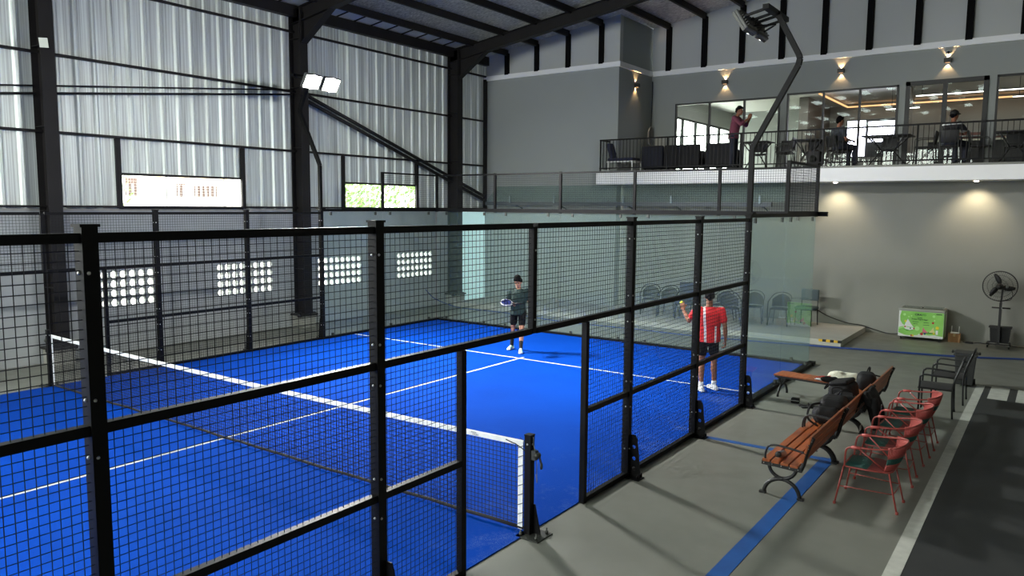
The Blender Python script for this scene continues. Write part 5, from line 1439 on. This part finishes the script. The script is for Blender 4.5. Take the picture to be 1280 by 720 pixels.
# banded black and white shirt of the seated man in the cap
bw = mat('banded_shirt', (34, 34, 36), .85); M['banded'] = bw
nt = bw.node_tree; bs = nt.nodes['Principled BSDF']; tc = nt.nodes.new('ShaderNodeTexCoord'); sx = nt.nodes.new('ShaderNodeSeparateXYZ'); nt.links.new(tc.outputs['Object'], sx.inputs[0])
fr = mth('FRACT', mth('MULTIPLY', sx.outputs[2], 5.2), 0); tt = mth('LESS_THAN', fr, .22)
mx = nt.nodes.new('ShaderNodeMixRGB'); mx.inputs['Color1'].default_value = lin((34, 34, 38)); mx.inputs['Color2'].default_value = lin((200, 200, 200))
nt.links.new(tt, mx.inputs['Fac']); nt.links.new(mx.outputs[0], bs.inputs['Base Color'])
# check pattern
mc = M['maroon']; nt = mc.node_tree; bs = nt.nodes['Principled BSDF']; tc = nt.nodes.new('ShaderNodeTexCoord'); ck = nt.nodes.new('ShaderNodeTexChecker'); ck.inputs['Scale'].default_value = 40
ck.inputs['Color1'].default_value = lin((132, 68, 84)); ck.inputs['Color2'].default_value = lin((104, 48, 66)); nt.links.new(tc.outputs['Object'], ck.inputs['Vector']); nt.links.new(ck.outputs['Color'], bs.inputs['Base Color'])

def stand(**k):
    J = dict(pelvis=(0, 0, .94), chest=(0, 0, 1.22), neck=(0, .01, 1.44), head=(0, -.02, 1.60),
             sh_r=(-.185, .01, 1.385), sh_l=(.185, .01, 1.385), el_r=(-.24, .03, 1.10), el_l=(.24, .03, 1.10), wr_r=(-.25, -.05, .86), wr_l=(.25, -.05, .86),
             hand_r=((0, -.15, -1), (1, 0, 0), (0, -1, 0), 18), hand_l=((0, -.15, -1), (-1, 0, 0), (0, -1, 0), 18),
             hip_r=(-.09, 0, .90), hip_l=(.09, 0, .90), kn_r=(-.10, -.02, .50), kn_l=(.10, -.02, .50), an_r=(-.11, .02, .095), an_l=(.11, .02, .095))
    J.update(k); return J
TZ = .013
# player in green, looking down at the racket in his right hand
J = stand(head=(-.01, -.055, 1.585), head_rot=Rm('Z', -8) @ Rm('X', 24), neck=(0, .0, 1.44),
          el_r=(-.27, .0, 1.13), wr_r=(-.15, -.24, 1.12), hand_r=((.75, -.6, .15), (0, -.1, -1), (.6, .8, 0), 42),
          el_l=(.25, .05, 1.11), wr_l=(.30, -.02, .86), hand_l=((.1, -.1, -1), (-1, 0, 0), (0, -1, 0), 20),
          hip_r=(-.09, .01, .90), hip_l=(.09, -.01, .90), kn_r=(-.13, .06, .50), kn_l=(.09, -.12, .50), an_r=(-.17, .22, .098), an_l=(.08, -.20, .098), foot_r=(-.35, -1), foot_l=(.05, -1))
p1 = person('young man with curly dark hair in a dark green shirt looking down at his racket', (-5.5, 7.60, TZ), math.radians(30), J,
       dict(skin='skin2', shirt='green_shirt', bottom='black_shorts', leg=.62, sock='black_sock', sock_h=.36, shoe='mint_shoe', hair_vol=1.6, sleeve=.6), vox=.006)
p1.scale = (.957,)*3
# the padel racket he holds
rz = math.radians(30); RM = Matrix.Rotation(rz, 4, 'Z'); org = Vector((-5.5, 7.60, TZ))
rk_loc = org+(RM @ Vector((-.03, -.285, 1.075)))
t = thing('padel_racket', 'blue and black padel racket with a white rim held at chest height', 'racket', tuple(rk_loc), rz)
hol = [circle(x*.036, y*.036, .006, 8) for x in range(-2, 3) for y in range(-2, 3)]
vs, fs = flat_shape([(.112*math.cos(a), .125*math.sin(a)) for a in [2*PI*i/28 for i in range(28)]], hol, .034)
Rr = (Rm('Z', 168) @ Rm('X', -18) @ Rm('Y', -14)).to_4x4()
hc_ = Vector((-.20, -.04, .02))
m = MB(); m.add(vs, fs, False); m.xf(Matrix.Translation(hc_) @ Rr); m.build('face', mat('racket_blue', (20, 28, 70), .35, noise=(16, .7)), t)
m = MB(); m.tube([(.116*math.cos(a), .130*math.sin(a), 0) for a in [2*PI*i/32 for i in range(32)]], .0185, 7, True); m.xf(Matrix.Translation(hc_) @ Rr); m.build('rim', mat('racket_rim', (150, 152, 158), .35), t)
m = MB(); m.bar((-.10, -.04, .01), (.12, .0, .0), .032, .028); m.tube([(-.03, -.03, .008), (.13, .0, .0)], .017, 8); m.build('handle', 'rubber', t)

# player in red, seen from behind, ball raised in his left hand
J = stand(neck=(0, .02, 1.47), head=(0, -.01, 1.635), pelvis=(0, 0, .96), chest=(0, 0, 1.25), sh_r=(-.20, .01, 1.42), sh_l=(.20, .01, 1.42),
          el_l=(.33, -.10, 1.19), wr_l=(.43, -.24, 1.37), hand_l=((.15, -.15, .9), (0, -.5, .5), (-1, 0, 0), 30),
          el_r=(-.27, .05, 1.13), wr_r=(-.29, -.02, .88), hand_r=((0, -.1, -1), (1, 0, 0), (0, -1, 0), 28),
          an_r=(-.13, -.05, .098), an_l=(.10, .12, .098), kn_r=(-.11, -.04, .51), kn_l=(.10, .02, .51), hip_r=(-.09, 0, .92), hip_l=(.09, 0, .92), foot_r=(.55, -1), foot_l=(.45, -1))
person('stocky man in a red shirt with white stripes seen from behind, raising a ball', (-.83, 6.66, TZ), math.radians(205), J,
       dict(skin='skin', shirt='red_shirt', bottom='black_shorts', leg=.62, sock='white', sock_h=.12, shoe='white_shoe', hair_vol=.8, girth=1.14, sleeve=.62), vox=.006)
RM = Matrix.Rotation(math.radians(205), 4, 'Z'); p = Vector((-.83, 6.66, TZ))+(RM @ Vector((.455, -.30, 1.475)))
M['ball'] = mat('tennis_ball', (206, 226, 60), .9, bump=(400, .3))
t = thing('padel_ball', 'small yellow green ball in the raised hand of the man in red', 'ball', tuple(p))
MB().ell((0, 0, 0), .033, 16, 10).build('felt', 'ball', t)
MB().tube([(.0335*math.cos(a)*math.cos(.5*math.sin(2*a)), .0335*math.sin(a)*math.cos(.5*math.sin(2*a)), .0335*math.sin(.5*math.sin(2*a))) for a in [2*PI*i/30 for i in range(30)]], .0012, 4, True).build('seam', 'white', t)
RMw = Matrix.Rotation(math.radians(205), 4, 'Z'); 

# man standing on the balcony, hands raised before his chest
J = stand(chest=(0, -.04, 1.22), neck=(0, -.08, 1.44), head=(0, -.14, 1.585), head_rot=Rm('X', 8), sh_r=(-.185, -.06, 1.385), sh_l=(.185, -.06, 1.385),
          el_r=(-.20, -.26, 1.20), el_l=(.20, -.26, 1.20), wr_r=(-.06, -.42, 1.36), wr_l=(.06, -.42, 1.38),
          hand_r=((.25, -.3, .9), (1, 0, 0), (0, 0, 1), 35), hand_l=((-.25, -.3, .9), (-1, 0, 0), (0, 0, 1), 35))
person('man in a maroon checked shirt and jeans standing behind the balcony railing', (-3.50, 14.95, ZF), math.radians(90), J,
       dict(skin='skin', shirt='maroon', bottom='jeans', leg=2, shoe='bag', sleeve=1.35), vox=.009)
def sit(**k):
    J = dict(pelvis=(0, .02, .56), chest=(0, .03, .84), neck=(0, .02, 1.05), head=(0, -.01, 1.20),
             sh_r=(-.185, .03, .99), sh_l=(.185, .03, .99), el_r=(-.24, -.02, .72), el_l=(.24, -.02, .72), wr_r=(-.14, -.26, .70), wr_l=(.14, -.26, .70),
             hand_r=((.3, -.9, 0), (0, 0, -1), (1, 0, 0), 20), hand_l=((-.3, -.9, 0), (0, 0, -1), (-1, 0, 0), 20),
             hip_r=(-.10, 0, .55), hip_l=(.10, 0, .55), kn_r=(-.12, -.42, .52), kn_l=(.12, -.42, .52), an_r=(-.12, -.40, .098), an_l=(.12, -.40, .098))
    J.update(k); return J
J = sit()
for k_ in ('pelvis', 'hip_r', 'hip_l'): pass
person('seated man in a dark grey shirt looking along the balcony', (-.85, 15.35, ZF), math.radians(140), J,
       dict(skin='skin', shirt='grey_shirt', bottom='jeans', leg=2, shoe='bag', sleeve=.6), True, vox=.009)
J = sit(chest=(0, -.04, .84), neck=(0, -.10, 1.04), head=(0, -.13, 1.19), sh_r=(-.185, -.07, .98), sh_l=(.185, -.07, .98), el_r=(-.23, -.25, .78), el_l=(.23, -.25, .78), wr_r=(-.12, -.44, .80), wr_l=(.12, -.44, .80))
person('seated man in a black cap and banded shirt behind the glass door frame', (1.66, 15.3, ZF), math.radians(150), J,
       dict(skin='skin', shirt='banded', bottom='jeans', leg=2, shoe='bag', sleeve=.7, cap='rubber'), True, vox=.009)
# ================================================================== LIGHT AND CAMERA
w = bpy.data.worlds.new('sky'); scene.world = w; w.use_nodes = True
bg = w.node_tree.nodes['Background']; bg.inputs['Color'].default_value = (.97, 1.0, .93, 1); bg.inputs['Strength'].default_value = SKY
def portal(loc, rot, sx, sy):
    l = bpy.data.lights.new('daylight_portal', 'AREA'); l.shape = 'RECTANGLE'; l.size = sx; l.size_y = sy; l.cycles.is_portal = True
    o = bpy.data.objects.new('daylight_portal', l); COL.objects.link(o); o.location = loc; o.rotation_euler = rot
portal((-5.2, YS-.1, 5.2), (PI/2, 0, 0), 14.4, 4)
portal((XW-.1, 3.93, 3.42), (0, -PI/2, 0), .7, 3.0); portal((XW-.1, 10.08, 3.42), (0, -PI/2, 0), .7, 3.0)
cam = bpy.data.cameras.new('camera'); co = bpy.data.objects.new('camera', cam); COL.objects.link(co)
cx, cy, cz, yaw, pit, roll, f = 3.99054155, -5.86681991, 3.14590326, -.622588115, .105710283, .00789932627, 953.684520
F = Vector((math.sin(yaw)*math.cos(pit), math.cos(yaw)*math.cos(pit), -math.sin(pit)))
R = Vector((math.cos(yaw), -math.sin(yaw), 0)); U = R.cross(F)
R2 = R*math.cos(roll)+U*math.sin(roll); U2 = -R*math.sin(roll)+U*math.cos(roll)
co.matrix_world = frame_mat(R2, U2, -F, (cx, cy, cz))
cam.sensor_fit = 'HORIZONTAL'; cam.sensor_width = 36; cam.lens = f*36/1280; cam.clip_start = .05; cam.clip_end = 300
scene.camera = co
vs_ = scene.view_settings; vs_.view_transform = 'Standard'; vs_.look = 'None'; vs_.exposure = EXPO; vs_.gamma = 1; vs_.use_curve_mapping = False
scene.cycles.use_denoising = True
scene.cycles.max_bounces = 8; scene.cycles.transparent_max_bounces = 24; scene.cycles.diffuse_bounces = 4; scene.cycles.glossy_bounces = 3
scene.cycles.caustics_reflective = False; scene.cycles.caustics_refractive = False
scene.cycles.sample_clamp_indirect = 4
for k_ in list(bpy.data.objects):
    for q in ('_o', '_p'):
        if q in k_: del k_[q]
